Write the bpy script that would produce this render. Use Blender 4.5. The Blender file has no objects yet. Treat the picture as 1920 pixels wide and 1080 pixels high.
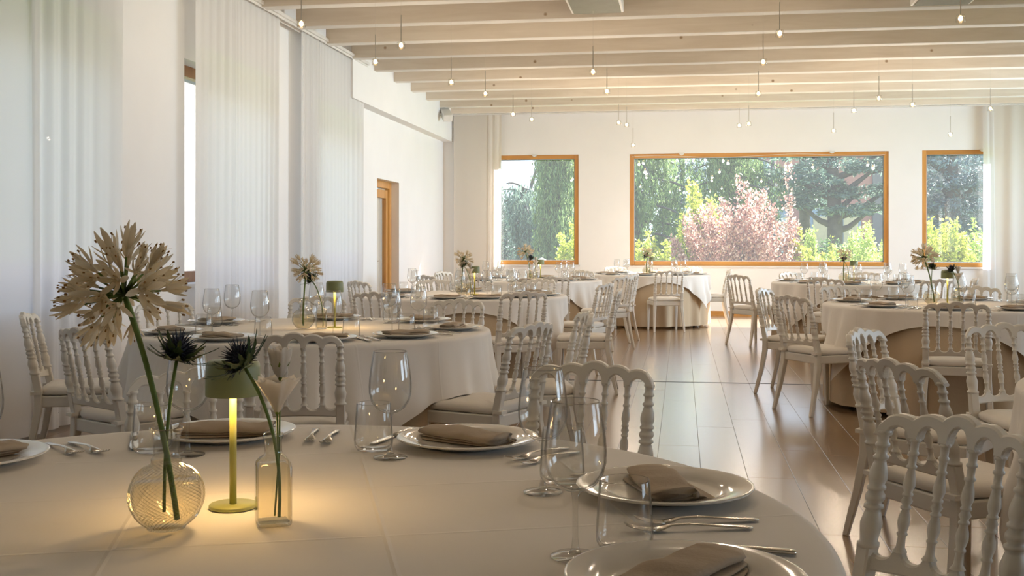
import bpy, math, random
import numpy as np
from math import sin, cos, pi, radians as R, sqrt, hypot, atan2, degrees

C = bpy.context.scene.collection
SC = bpy.context.scene
rnd = random.Random(7)

# ------------------------------------------------------------------ camera
FPX = 2050.0
YAW = math.atan(318 / FPX)
CH = 1.25
cd = bpy.data.cameras.new('camera')
cam = bpy.data.objects.new('camera', cd)
C.objects.link(cam)
cam.location = (0, 0, CH)
cam.rotation_euler = (R(90), 0, YAW)
cd.sensor_width = 36
cd.lens = FPX / 1920 * 36
cd.shift_y = -(540 - 457) / 1920
cd.clip_end = 300
SC.camera = cam
SC.view_settings.view_transform = 'Standard'
SC.view_settings.look = 'None'
SC.view_settings.gamma = 1
SC.view_settings.use_curve_mapping = False
SC.view_settings.exposure = 0.42
SC.cycles.use_denoising = True
SC.cycles.max_bounces = 12
SC.cycles.transparent_max_bounces = 24
SC.cycles.caustics_reflective = False
SC.cycles.caustics_refractive = False
SC.cycles.sample_clamp_indirect = 6

# ------------------------------------------------------------------ world and sun
W = bpy.data.worlds.new('world')
SC.world = W
W.use_nodes = True
nt = W.node_tree
bg = nt.nodes['Background']
tc = nt.nodes.new('ShaderNodeTexCoord')
sep = nt.nodes.new('ShaderNodeSeparateXYZ')
rmp = nt.nodes.new('ShaderNodeValToRGB')
rmp.color_ramp.elements[0].position = 0.0
rmp.color_ramp.elements[0].color = (0.74, 0.87, 1.0, 1)
rmp.color_ramp.elements[1].position = 0.9
rmp.color_ramp.elements[1].color = (0.40, 0.60, 1.0, 1)
nt.links.new(tc.outputs['Generated'], sep.inputs[0])
nt.links.new(sep.outputs['Z'], rmp.inputs[0])
nt.links.new(rmp.outputs[0], bg.inputs['Color'])
bg.inputs['Strength'].default_value = 1.9

SUN = (-1.03, -1.60, -1.58)
sd = bpy.data.lights.new('sun', 'SUN')
sd.energy = 25.0
sd.angle = R(0.55)
sd.color = (1.0, 0.965, 0.91)
so = bpy.data.objects.new('sun', sd)
C.objects.link(so)
so.location = (20, 40, 30)
from mathutils import Vector, Matrix, noise as mnoise
so.rotation_euler = Vector(SUN).to_track_quat('-Z', 'Y').to_euler()

PENDANT_W = 7.3
LAMP_W = 1.6

# ------------------------------------------------------------------ mesh helpers
class MB:
    def __init__(s):
        s.v = []; s.f = []; s.sm = []
    def add(s, vs, fs, smooth=False):
        b = len(s.v)
        s.v.extend(vs)
        s.f.extend([tuple(i + b for i in f) for f in fs])
        s.sm.extend([smooth] * len(fs))
        return s
    def box(s, c, d, rz=0.0):
        x, y, z = d[0] / 2, d[1] / 2, d[2] / 2
        cr, sr = cos(rz), sin(rz)
        vs = []
        for a in ((-x, -y, -z), (x, -y, -z), (x, y, -z), (-x, y, -z), (-x, -y, z), (x, -y, z), (x, y, z), (-x, y, z)):
            vs.append((c[0] + a[0] * cr - a[1] * sr, c[1] + a[0] * sr + a[1] * cr, c[2] + a[2]))
        return s.add(vs, [(0, 3, 2, 1), (4, 5, 6, 7), (0, 1, 5, 4), (1, 2, 6, 5), (2, 3, 7, 6), (3, 0, 4, 7)])
    def bb(s, x0, x1, y0, y1, z0, z1):
        return s.box(((x0 + x1) / 2, (y0 + y1) / 2, (z0 + z1) / 2), (x1 - x0, y1 - y0, z1 - z0))
    def lathe(s, prof, n=24, c=(0, 0, 0), smooth=True, cap0=True, cap1=True, sq=None):
        vs = []
        for r, z in prof:
            for k in range(n):
                a = 2 * pi * k / n
                vs.append((c[0] + r * cos(a), c[1] + r * sin(a), c[2] + z))
        fs = []
        m = len(prof)
        for i in range(m - 1):
            for k in range(n):
                k2 = (k + 1) % n
                fs.append((i * n + k, i * n + k2, (i + 1) * n + k2, (i + 1) * n + k))
        if cap0 and prof[0][0] > 1e-5: fs.append(tuple(range(n - 1, -1, -1)))
        if cap1 and prof[-1][0] > 1e-5: fs.append(tuple((m - 1) * n + k for k in range(n)))
        return s.add(vs, fs, smooth)
    def tube(s, pts, rad, n=8, cap=True, smooth=True):
        P = [Vector(p) for p in pts]
        m = len(P)
        if not hasattr(rad, '__len__'): rad = [rad] * m
        vs = []; fs = []
        up = Vector((0, 0, 1))
        t0 = (P[1] - P[0]).normalized()
        if abs(t0.z) > 0.9: up = Vector((1, 0, 0))
        for i in range(m):
            t = (P[min(i + 1, m - 1)] - P[max(i - 1, 0)])
            if t.length < 1e-9: t = Vector((0, 0, 1))
            t.normalize()
            u = up.cross(t)
            if u.length < 1e-6: u = Vector((1, 0, 0)).cross(t)
            u.normalize(); w = t.cross(u)
            up = w.cross(u) * -1 if False else t.cross(u).cross(t) * 0 + up
            for k in range(n):
                a = 2 * pi * k / n
                q = P[i] + (u * cos(a) + w * sin(a)) * rad[i]
                vs.append(tuple(q))
        for i in range(m - 1):
            for k in range(n):
                k2 = (k + 1) % n
                fs.append((i * n + k, i * n + k2, (i + 1) * n + k2, (i + 1) * n + k))
        if cap:
            fs.append(tuple(range(n - 1, -1, -1)))
            fs.append(tuple((m - 1) * n + k for k in range(n)))
        return s.add(vs, fs, smooth)
    def loft(s, rings, closed=True, cap=True, smooth=True):
        n = len(rings[0]); vs = [p for r in rings for p in r]; fs = []
        for i in range(len(rings) - 1):
            for k in range(n if closed else n - 1):
                k2 = (k + 1) % n
                fs.append((i * n + k, i * n + k2, (i + 1) * n + k2, (i + 1) * n + k))
        if cap:
            fs.append(tuple(range(n - 1, -1, -1)))
            fs.append(tuple((len(rings) - 1) * n + k for k in range(n)))
        return s.add(vs, fs, smooth)
    def mesh(s, name, m):
        me = bpy.data.meshes.new(name)
        me.from_pydata(s.v, [], s.f)
        me.polygons.foreach_set('use_smooth', s.sm)
        if m: me.materials.append(m)
        me.update()
        return me
    def obj(s, name, m, parent=None):
        return link(name, s.mesh(name, m), parent)

def link(name, me, parent=None):
    o = bpy.data.objects.new(name, me)
    C.objects.link(o)
    if parent: o.parent = parent
    return o

def tag(o, label=None, cat=None, group=None, kind=None):
    if label: o['label'] = label
    if cat: o['category'] = cat
    if group: o['group'] = group
    if kind: o['kind'] = kind
    return o

def empty(name, loc=(0, 0, 0), rz=0):
    o = bpy.data.objects.new(name, None)
    o.empty_display_size = 0.05
    C.objects.link(o)
    o.location = loc
    o.rotation_euler = (0, 0, rz)
    return o

KIDS = {}
def kids(o):
    return [c for c in KIDS.get(o.name, [])]
def register(root):
    """remember the children of a prototype once, so copying needs no scene search"""
    for o in [root] + list(root.children_recursive):
        KIDS[o.name] = list(o.children)
def copy_tree(o, parent=None):
    c = o.copy()
    C.objects.link(c)
    if parent: c.parent = parent
    for ch in kids(o):
        copy_tree(ch, c)
    return c

def place(o, loc, rz=0.0, label=None, group=None):
    o.location = loc
    o.rotation_euler = (0, 0, rz)
    if label: o['label'] = label
    if group: o['group'] = group
    return o

def bevel_mod(o, w=0.003, seg=2):
    b = o.modifiers.new('bevel', 'BEVEL'); b.width = w; b.segments = seg; b.limit_method = 'ANGLE'
    return o

# ------------------------------------------------------------------ materials
def newmat(name):
    m = bpy.data.materials.new(name); m.use_nodes = True
    t = m.node_tree
    return m, t, t.nodes['Principled BSDF'], t.nodes['Material Output']
def nd(t, typ, **kw):
    n = t.nodes.new(typ)
    for k, v in kw.items(): setattr(n, k, v)
    return n
def mat(name, col, rough=0.5, metal=0.0, var=0.06, scale=6.0, bump=0.0, bscale=60.0, sheen=0.0, spec=0.5):
    m, t, b, o = newmat(name)
    b.inputs['Roughness'].default_value = rough
    b.inputs['Metallic'].default_value = metal
    b.inputs['Specular IOR Level'].default_value = spec
    if sheen: b.inputs['Sheen Weight'].default_value = sheen
    tc = nd(t, 'ShaderNodeTexCoord')
    n = nd(t, 'ShaderNodeTexNoise'); n.inputs['Scale'].default_value = scale; n.inputs['Detail'].default_value = 3
    t.links.new(tc.outputs['Object'], n.inputs['Vector'])
    r = nd(t, 'ShaderNodeValToRGB')
    r.color_ramp.elements[0].position = 0.3; r.color_ramp.elements[1].position = 0.7
    r.color_ramp.elements[0].color = tuple(max(0, c * (1 - var)) for c in col) + (1,)
    r.color_ramp.elements[1].color = tuple(min(1, c * (1 + var)) for c in col) + (1,)
    t.links.new(n.outputs['Fac'], r.inputs[0]); t.links.new(r.outputs[0], b.inputs['Base Color'])
    if bump:
        n2 = nd(t, 'ShaderNodeTexNoise'); n2.inputs['Scale'].default_value = bscale; n2.inputs['Detail'].default_value = 4
        t.links.new(tc.outputs['Object'], n2.inputs['Vector'])
        bp = nd(t, 'ShaderNodeBump'); bp.inputs['Strength'].default_value = bump; bp.inputs['Distance'].default_value = 0.01
        t.links.new(n2.outputs['Fac'], bp.inputs['Height']); t.links.new(bp.outputs[0], b.inputs['Normal'])
    return m
def wood(name, c0, c1, scale, rough=0.4, knots=False, bump=0.15, spec=0.5, coat=0.0, randloc=True, knotcol=(0.25, 0.16, 0.09)):
    """scale: (x,y,z) stretch of the grain in object space"""
    m, t, b, o = newmat(name)
    tc = nd(t, 'ShaderNodeTexCoord'); oi = nd(t, 'ShaderNodeObjectInfo')
    mul = nd(t, 'ShaderNodeVectorMath', operation='SCALE'); mul.inputs['Scale'].default_value = 37.0
    cmb = nd(t, 'ShaderNodeCombineXYZ')
    t.links.new(oi.outputs['Random'], cmb.inputs[0]); t.links.new(oi.outputs['Random'], cmb.inputs[1])
    t.links.new(cmb.outputs[0], mul.inputs[0])
    add = nd(t, 'ShaderNodeVectorMath', operation='ADD')
    t.links.new(tc.outputs['Object'], add.inputs[0]); t.links.new(mul.outputs[0], add.inputs[1])
    mp = nd(t, 'ShaderNodeMapping'); mp.inputs['Scale'].default_value = scale
    t.links.new(add.outputs[0], mp.inputs[0])
    n = nd(t, 'ShaderNodeTexNoise'); n.inputs['Scale'].default_value = 1.0; n.inputs['Detail'].default_value = 6; n.inputs['Roughness'].default_value = 0.6
    n.inputs['Distortion'].default_value = 0.8
    t.links.new(mp.outputs[0], n.inputs['Vector'])
    r = nd(t, 'ShaderNodeValToRGB')
    r.color_ramp.elements[0].position = 0.32; r.color_ramp.elements[1].position = 0.68
    r.color_ramp.elements[0].color = c0 + (1,); r.color_ramp.elements[1].color = c1 + (1,)
    t.links.new(n.outputs['Fac'], r.inputs[0])
    hs = nd(t, 'ShaderNodeHueSaturation')
    mr = nd(t, 'ShaderNodeMapRange'); mr.inputs['To Min'].default_value = 0.86; mr.inputs['To Max'].default_value = 1.1
    t.links.new(oi.outputs['Random'], mr.inputs[0]); t.links.new(mr.outputs[0], hs.inputs['Value'])
    t.links.new(r.outputs[0], hs.inputs['Color'])
    last = hs.outputs[0]
    if knots:
        v = nd(t, 'ShaderNodeTexVoronoi'); v.inputs['Scale'].default_value = 3.2
        t.links.new(add.outputs[0], v.inputs['Vector'])
        kr = nd(t, 'ShaderNodeValToRGB'); kr.color_ramp.elements[0].position = 0.04; kr.color_ramp.elements[1].position = 0.085
        kr.color_ramp.elements[0].color = (1, 1, 1, 1); kr.color_ramp.elements[1].color = (0, 0, 0, 1)
        t.links.new(v.outputs['Distance'], kr.inputs[0])
        mx = nd(t, 'ShaderNodeMix', data_type='RGBA')
        t.links.new(kr.outputs[0], mx.inputs['Factor'])
        t.links.new(last, mx.inputs[6]); mx.inputs[7].default_value = knotcol + (1,)
        last = mx.outputs[2]
    t.links.new(last, b.inputs['Base Color'])
    b.inputs['Roughness'].default_value = rough
    b.inputs['Specular IOR Level'].default_value = spec
    if coat:
        b.inputs['Coat Weight'].default_value = coat; b.inputs['Coat Roughness'].default_value = 0.2
    bp = nd(t, 'ShaderNodeBump'); bp.inputs['Strength'].default_value = bump; bp.inputs['Distance'].default_value = 0.004
    t.links.new(n.outputs['Fac'], bp.inputs['Height']); t.links.new(bp.outputs[0], b.inputs['Normal'])
    return m
def glassmat(name, tint=(0.97, 0.98, 0.97), edge=0.6, refl=1.0, rough=0.0, ior=1.45, haze=0.0, e0=0.62):
    """thin-walled clear glass: what it lets through, what it mirrors, darker where the wall is seen edge-on"""
    m, t, b, o = newmat(name)
    t.nodes.remove(b)
    lw = nd(t, 'ShaderNodeLayerWeight'); lw.inputs['Blend'].default_value = 0.5
    r = nd(t, 'ShaderNodeValToRGB')
    r.color_ramp.elements[0].position = e0; r.color_ramp.elements[0].color = tint + (1,)
    r.color_ramp.elements[1].position = 1.0; r.color_ramp.elements[1].color = tuple(c * edge for c in tint) + (1,)
    t.links.new(lw.outputs['Facing'], r.inputs[0])
    tr = nd(t, 'ShaderNodeBsdfTransparent'); t.links.new(r.outputs[0], tr.inputs[0])
    gl = nd(t, 'ShaderNodeBsdfGlossy'); gl.inputs['Roughness'].default_value = rough
    # mirror strength by viewing angle, alike from both sides of the wall
    lf = nd(t, 'ShaderNodeLayerWeight'); lf.inputs['Blend'].default_value = 0.5
    pw = nd(t, 'ShaderNodeMath', operation='POWER'); pw.inputs[1].default_value = 5.0
    t.links.new(lf.outputs['Facing'], pw.inputs[0])
    f0 = ((ior - 1) / (ior + 1)) ** 2
    ml = nd(t, 'ShaderNodeMath', operation='MULTIPLY_ADD', use_clamp=True); ml.inputs[1].default_value = (1 - f0) * min(1, refl); ml.inputs[2].default_value = f0 * refl
    t.links.new(pw.outputs[0], ml.inputs[0])
    mx = nd(t, 'ShaderNodeMixShader')
    t.links.new(ml.outputs[0], mx.inputs[0]); t.links.new(tr.outputs[0], mx.inputs[1]); t.links.new(gl.outputs[0], mx.inputs[2])
    last = mx.outputs[0]
    if haze:
        tl = nd(t, 'ShaderNodeBsdfTranslucent'); tl.inputs[0].default_value = (0.9, 0.93, 1, 1)
        m2 = nd(t, 'ShaderNodeMixShader'); m2.inputs[0].default_value = haze
        t.links.new(last, m2.inputs[1]); t.links.new(tl.outputs[0], m2.inputs[2]); last = m2.outputs[0]
    t.links.new(last, o.inputs[0])
    return m
def emit(name, col, s):
    m, t, b, o = newmat(name); t.nodes.remove(b)
    e = nd(t, 'ShaderNodeEmission'); e.inputs[0].default_value = col + (1,); e.inputs[1].default_value = s
    t.links.new(e.outputs[0], o.inputs[0]); return m
def leaf(name, cols, trans=0.45, rough=0.55):
    """leaf colours picked per leaf; light also comes through the leaf"""
    m, t, b, o = newmat(name)
    g = nd(t, 'ShaderNodeNewGeometry')
    r = nd(t, 'ShaderNodeValToRGB')
    el = r.color_ramp.elements
    while len(el) < len(cols): el.new(0.5)
    for i, c in enumerate(cols):
        el[i].position = i / max(1, len(cols) - 1); el[i].color = c + (1,)
    t.links.new(g.outputs['Random Per Island'], r.inputs[0])
    t.links.new(r.outputs[0], b.inputs['Base Color'])
    b.inputs['Roughness'].default_value = rough; b.inputs['Specular IOR Level'].default_value = 0.35
    tl = nd(t, 'ShaderNodeBsdfTranslucent'); t.links.new(r.outputs[0], tl.inputs[0])
    mx = nd(t, 'ShaderNodeMixShader'); mx.inputs[0].default_value = trans
    t.links.new(b.outputs[0], mx.inputs[1]); t.links.new(tl.outputs[0], mx.inputs[2]); t.links.new(mx.outputs[0], o.inputs[0])
    return m
def sheer(name, col, trl=0.5, trp=0.1):
    m, t, b, o = newmat(name); t.nodes.remove(b)
    df = nd(t, 'ShaderNodeBsdfDiffuse'); df.inputs[0].default_value = col + (1,)
    tl = nd(t, 'ShaderNodeBsdfTranslucent'); tl.inputs[0].default_value = col + (1,)
    tp = nd(t, 'ShaderNodeBsdfTransparent')
    a = nd(t, 'ShaderNodeMixShader'); a.inputs[0].default_value = trl
    t.links.new(df.outputs[0], a.inputs[1]); t.links.new(tl.outputs[0], a.inputs[2])
    c = nd(t, 'ShaderNodeMixShader')
    # the weave closes up where the cloth is seen edge-on
    lw = nd(t, 'ShaderNodeLayerWeight'); lw.inputs['Blend'].default_value = 0.5
    mr = nd(t, 'ShaderNodeMapRange'); mr.inputs['To Min'].default_value = trp; mr.inputs['To Max'].default_value = 0.0
    t.links.new(lw.outputs['Facing'], mr.inputs[0]); t.links.new(mr.outputs[0], c.inputs[0])
    t.links.new(a.outputs[0], c.inputs[1]); t.links.new(tp.outputs[0], c.inputs[2]); t.links.new(c.outputs[0], o.inputs[0])
    return m
def clothmat(name, col):
    m = mat(name, col, 0.85, var=0.03, scale=3, sheen=0.1, spec=0.2)
    t = m.node_tree; b = t.nodes['Principled BSDF']
    tc = nd(t, 'ShaderNodeTexCoord')
    sp = nd(t, 'ShaderNodeSeparateXYZ'); t.links.new(tc.outputs['Object'], sp.inputs[0])
    hs = []
    nz = nd(t, 'ShaderNodeTexNoise'); nz.inputs['Scale'].default_value = 5.0; nz.inputs['Detail'].default_value = 5
    t.links.new(tc.outputs['Object'], nz.inputs['Vector'])
    for ax, per in ((0, 0.42), (1, 0.36)):      # ironed-in folds, a pressed grid
        w = nd(t, 'ShaderNodeMath', operation='PINGPONG'); w.inputs[1].default_value = per / 2
        ad = nd(t, 'ShaderNodeMath', operation='ADD'); ad.inputs[1].default_value = 10.0 * per + 0.13
        t.links.new(sp.outputs[ax], ad.inputs[0]); t.links.new(ad.outputs[0], w.inputs[0])
        mr = nd(t, 'ShaderNodeMapRange'); mr.inputs['From Min'].default_value = 0; mr.inputs['From Max'].default_value = 0.006
        mr.inputs['To Min'].default_value = 1; mr.inputs['To Max'].default_value = 0
        t.links.new(w.outputs[0], mr.inputs[0]); hs.append(mr.outputs[0])
    a = nd(t, 'ShaderNodeMath', operation='MAXIMUM'); t.links.new(hs[0], a.inputs[0]); t.links.new(hs[1], a.inputs[1])
    ml = nd(t, 'ShaderNodeMath', operation='MULTIPLY_ADD'); ml.inputs[1].default_value = 1.1
    t.links.new(nz.outputs['Fac'], ml.inputs[0]); t.links.new(a.outputs[0], ml.inputs[2])
    bp = nd(t, 'ShaderNodeBump'); bp.inputs['Strength'].default_value = 0.22; bp.inputs['Distance'].default_value = 0.006
    t.links.new(ml.outputs[0], bp.inputs['Height']); t.links.new(bp.outputs[0], b.inputs['Normal'])
    return m

M = {}
M['plaster'] = mat('white_plaster', (0.86, 0.85, 0.84), 0.9, var=0.015, scale=2, bump=0.05, bscale=40, spec=0.2)
M['plaster2'] = mat('cream_plaster', (0.87, 0.84, 0.80), 0.9, var=0.015, scale=2, spec=0.2)
M['boards'] = mat('ceiling_board_paint', (0.78, 0.73, 0.66), 0.8, var=0.03)
M['beam'] = wood('whitewashed_spruce', (0.70, 0.61, 0.50), (0.80, 0.72, 0.62), (0.9, 9, 9), 0.65, knots=True, bump=0.1, spec=0.2, knotcol=(0.36, 0.25, 0.16))
M['beambounce'] = wood('bounce_lit_underside', (0.84, 0.80, 0.74), (0.90, 0.87, 0.82), (0.9, 9, 9), 0.7, bump=0.03, spec=0.2)  # paler tone stands in for light bounced up from the floor
M['oak'] = wood('oak_floor', (0.19, 0.112, 0.055), (0.34, 0.215, 0.112), (34, 1.8, 8), 0.24, bump=0.07, spec=0.8, coat=0.9)
M['oakdark'] = mat('floor_underlay', (0.10, 0.055, 0.03), 0.7)
M['winwood'] = wood('larch_frame', (0.52, 0.23, 0.055), (0.66, 0.33, 0.09), (8, 8, 1.2), 0.35, bump=0.05)
M['winwood_h'] = wood('larch_frame_rail', (0.52, 0.23, 0.055), (0.66, 0.33, 0.09), (1.2, 8, 8), 0.35, bump=0.05)
M['doorwood'] = wood('brown_wood', (0.26, 0.11, 0.035), (0.40, 0.19, 0.07), (8, 8, 1.2), 0.35, bump=0.05)
M['pane'] = glassmat('window_glass', (0.98, 0.99, 0.99), 0.9, 0.8, haze=0.014)
M['chair'] = mat('ivory_lacquer', (0.74, 0.69, 0.61), 0.38, var=0.025, scale=9)
M['cushion'] = mat('cream_cushion', (0.80, 0.74, 0.66), 0.85, var=0.03, bump=0.08, bscale=90, sheen=0.1, spec=0.2)
M['cloth'] = clothmat('white_tablecloth', (0.82, 0.765, 0.70))
M['skirt'] = mat('sand_cloth', (0.56, 0.43, 0.29), 0.9, var=0.04, scale=3, bump=0.1, spec=0.15)
M['black'] = mat('black_metal', (0.02, 0.02, 0.02), 0.5)
M['china'] = mat('grey_white_china', (0.70, 0.66, 0.60), 0.10, var=0.02, spec=0.7)
M['napkin'] = mat('sand_napkin', (0.44, 0.35, 0.26), 0.9, var=0.06, scale=12, bump=0.15, bscale=120, spec=0.15)
M['steel'] = mat('steel', (0.62, 0.58, 0.52), 0.18, 1.0, var=0.02)
M['glass'] = glassmat('drinking_glass', (0.985, 0.985, 0.98), 0.36, 1.8)
M['stemglass'] = glassmat('glass_stem', (0.95, 0.95, 0.94), 0.40, 2.0)
M['vase'] = glassmat('cut_glass', (0.97, 0.96, 0.92), 0.5, 3.0, ior=1.5, e0=0.35)
M['water'] = glassmat('water', (0.96, 0.935, 0.85), 0.9, 0.6, ior=1.2)
M['lampgreen'] = mat('sage_lacquer', (0.24, 0.27, 0.13), 0.45, var=0.03)
M['lampstem'] = mat('olive_lacquer', (0.36, 0.36, 0.10), 0.4, var=0.03)
M['lampglow'] = emit('lamp_diffuser', (1.0, 0.62, 0.22), 12)
M['bulb'] = emit('warm_led', (1.0, 0.66, 0.32), 14)
M['pendglass'] = glassmat('pendant_glass', (0.97, 0.95, 0.9), 0.5, 1.5)
M['rod'] = mat('pewter', (0.50, 0.47, 0.42), 0.35, 0.6)
M['cord'] = mat('clear_cord', (0.60, 0.55, 0.48), 0.5)
M['curtain'] = sheer('sheer_linen', (0.88, 0.87, 0.86), 0.45, 0.04)
M['curtain2'] = sheer('cream_curtain', (0.86, 0.81, 0.74), 0.30, 0.05)
M['metalwhite'] = mat('white_metal', (0.75, 0.73, 0.70), 0.4)
M['grille'] = mat('grey_grille', (0.22, 0.22, 0.17), 0.6, bump=0.2, bscale=220)
M['stem'] = mat('flower_stem', (0.13, 0.20, 0.035), 0.5, var=0.15, scale=40)
M['pedicel'] = mat('flower_stalk', (0.15, 0.22, 0.03), 0.5)
M['petal'] = leaf('cream_petal', [(0.78, 0.66, 0.46), (0.86, 0.78, 0.62)], 0.4)
M['anther'] = mat('anther', (0.30, 0.15, 0.03), 0.7)
M['thistle'] = leaf('blue_thistle', [(0.018, 0.020, 0.035), (0.05, 0.055, 0.085)], 0.05)
M['thistleleaf'] = leaf('thistle_bract', [(0.025, 0.05, 0.018), (0.055, 0.09, 0.03)], 0.15)
M['rosepetal'] = leaf('white_lisianthus', [(0.84, 0.76, 0.66), (0.90, 0.84, 0.76)], 0.4)
M['calyx'] = leaf('calyx', [(0.14, 0.22, 0.03), (0.24, 0.32, 0.06)], 0.3)
M['bark'] = mat('bark', (0.10, 0.085, 0.075), 0.9, var=0.2, bump=0.3)
M['lawn'] = mat('lawn', (0.14, 0.20, 0.05), 0.9, var=0.3, scale=1.2, bump=0.4)
M['pinkwall'] = mat('pale_render', (0.18, 0.16, 0.16), 0.9)
M['redwall'] = mat('red_render', (0.42, 0.20, 0.16), 0.9)
M['creamwall'] = mat('yellow_render', (0.62, 0.50, 0.30), 0.9)
M['bluegrey'] = mat('grey_shutter', (0.28, 0.34, 0.42), 0.7)

# ------------------------------------------------------------------ room
YB = 19.38; XL = -4.26; XR = 8.4; YF = -3.0; ZC = 3.58; TW = 0.34
def wall_with_holes(name, along, a0, a1, z0, z1, holes, p0, p1, m):
    """along 'x': wall runs in x, p0..p1 its thickness in y; 'y': the other way round"""
    mb = MB()
    hs = sorted(holes)
    def put(u0, u1, w0, w1):
        if u1 - u0 < 1e-4 or w1 - w0 < 1e-4: return
        if along == 'x': mb.bb(u0, u1, p0, p1, w0, w1)
        else: mb.bb(p0, p1, u0, u1, w0, w1)
    cur = a0
    for (u0, u1, w0, w1) in hs:
        put(cur, u0, z0, z1)
        put(u0, u1, z0, w0); put(u0, u1, w1, z1)
        cur = u1
    put(cur, a1, z0, z1)
    return tag(mb.obj(name, m), kind='structure')
BACKWIN = [(-3.32, -1.81, 0.875, 2.835), (-0.905, 3.485, 0.865, 2.83), (4.03, 5.30, 0.855, 2.835)]
wall_with_holes('wall_back', 'x', XL - TW, XR + TW, 0, 3.95, BACKWIN, YB, YB + 0.11, M['plaster'])
LEFTWIN = [(1.9, 4.4, 0.9, 2.80), (5.5, 7.6, 0.9, 2.80), (8.93, 11.05, 0.9, 2.86), (12.05, 13.95, 0.9, 2.80), (15.0, 16.22, 0.0, 2.18)]  # first opening is unseen, added to bring sky light to the foreground
wall_with_holes('wall_left', 'y', YF, YB, 0, 3.95, LEFTWIN, XL - TW, XL, M['plaster'])
RIGHTWIN = [(1.0, 4.0, 0.9, 2.82), (6.0, 10.0, 0.9, 2.82), (13.3, 18.2, 0.9, 2.82)]  # unseen side, openings placed to suit the added fill lights
wall_with_holes('wall_right', 'y', YF, YB, 0, 3.95, RIGHTWIN, XR, XR + TW, M['plaster'])
wall_with_holes('wall_front', 'x', XL - TW, XR + TW, 0, 3.95, [], YF - 0.2, YF, M['plaster'])
tag(MB().bb(XL, XL + 0.17, 13.3, YB, 3.09, 3.95).obj('trim_1', M['plaster']), 'plastered bulkhead along the top of the curtained wall', kind='structure')
# ceiling: boards with beams across
ceil = tag(MB().bb(XL - TW, XR + TW, YF, YB + TW, 3.93, 4.05).obj('ceiling', M['boards']), kind='structure')
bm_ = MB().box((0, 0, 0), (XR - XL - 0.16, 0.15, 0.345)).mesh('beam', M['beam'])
bm_.materials.append(M['beambounce']); bm_.polygons[0].material_index = 1
k = 0
y = 11.23 - 1.0 * 11
while y < YB:
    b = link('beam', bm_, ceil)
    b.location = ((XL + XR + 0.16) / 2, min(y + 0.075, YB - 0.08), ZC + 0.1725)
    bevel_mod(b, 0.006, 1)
    y += 1.003
# floor: slab, planks
floor = tag(MB().bb(XL - TW, XR + TW, YF, YB + TW, -0.12, -0.014).obj('floor', M['oakdark']), kind='structure')
PW, PL = 0.245, 1.95
pm = {}
def plank_mesh(w, l):
    key = (round(w, 3), round(l, 3))
    if key not in pm:
        mb = MB(); g = 0.0006; b = 0.0014; h = 0.014
        x, yy = w / 2 - g, l / 2 - g
        vs = [(-x, -yy, 0), (x, -yy, 0), (x, yy, 0), (-x, yy, 0), (-x, -yy, h - b), (x, -yy, h - b), (x, yy, h - b), (-x, yy, h - b),
              (-x + b, -yy + b, h), (x - b, -yy + b, h), (x - b, yy - b, h), (-x + b, yy - b, h)]
        fs = [(0, 1, 5, 4), (1, 2, 6, 5), (2, 3, 7, 6), (3, 0, 4, 7), (4, 5, 9, 8), (5, 6, 10, 9), (6, 7, 11, 10), (7, 4, 8, 11), (8, 9, 10, 11)]
        mb.add(vs, fs); pm[key] = mb.mesh('plank', M['oak'])
    return pm[key]
def proj(x, yy, z):
    ca, sa = cos(YAW), sin(YAW)
    t = -x * sa + yy * ca
    return 960 + FPX * (x * ca + yy * sa) / t, 457 - (z - CH) * FPX / t
planks = []
row = 0
x = 0.105 - PW * 18
while x < XR:
    offs = rnd.random() * PL
    yy = YF - offs
    while yy < YB:
        y0, y1 = max(yy, YF), min(yy + PL, YB)
        for (s0, s1) in (((y0, min(y1, 9.98)), (max(y0, 10.02), y1))):
            if s1 - s0 > 0.05:
                xa, xb = max(x, XL), min(x + PW, XR)
                if xb - xa > 0.03: planks.append(((xa + xb) / 2, (s0 + s1) / 2, xb - xa, s1 - s0))
        yy += PL
    x += PW
def vis(p):
    cx, cy, w, l = p
    ok = False
    for q in (-0.45, 0, 0.45):
        yq = cy + q * l
        if yq > 2.5:
            u, v = proj(cx, yq, 0)
            if -20 < u < 1940 and v < 1090: ok = True
    return ok
seen = [p for p in planks if vis(p)]
# the aisle shows most floor: rank by how near the plank lies to it
def rank(p):
    u, v = proj(p[0], max(p[1], 2.6), 0)
    d_ = abs(u - 1400) / 60.0
    return p[1] * 0.5 + d_ * (1 if p[1] < 14 else 0.6)
seen.sort(key=rank)
front = seen[:285]
fs_ = set(id(p) for p in front)
for p in front:
    o = link('plank', plank_mesh(round(p[2], 3), round(p[3], 2)), floor)
    o.location = (p[0], p[1], -0.014)
rest = MB()
for p in planks:
    if id(p) in fs_: continue
    rest.box((p[0], p[1], -0.007), (p[2] - 0.003, p[3] - 0.003, 0.014))
tag(rest.obj('plank', M['oak'], floor), kind='stuff')
tag(MB().bb(XL, XR, 9.985, 10.015, -0.014, 0.001).obj('trim_2', M['black']), 'dark expansion joint across the oak floor', kind='structure')
for nm, a in (('baseboard_back', (XL, XR, YB - 0.016, YB)), ):
    tag(MB().bb(a[0], a[1], a[2], a[3], 0, 0.08).obj(nm, M['winwood_h']), kind='structure')
tag(MB().bb(XL, XL + 0.016, 16.3, YB - 0.016, 0, 0.08).obj('baseboard_left', M['plaster2']), kind='structure')

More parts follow.
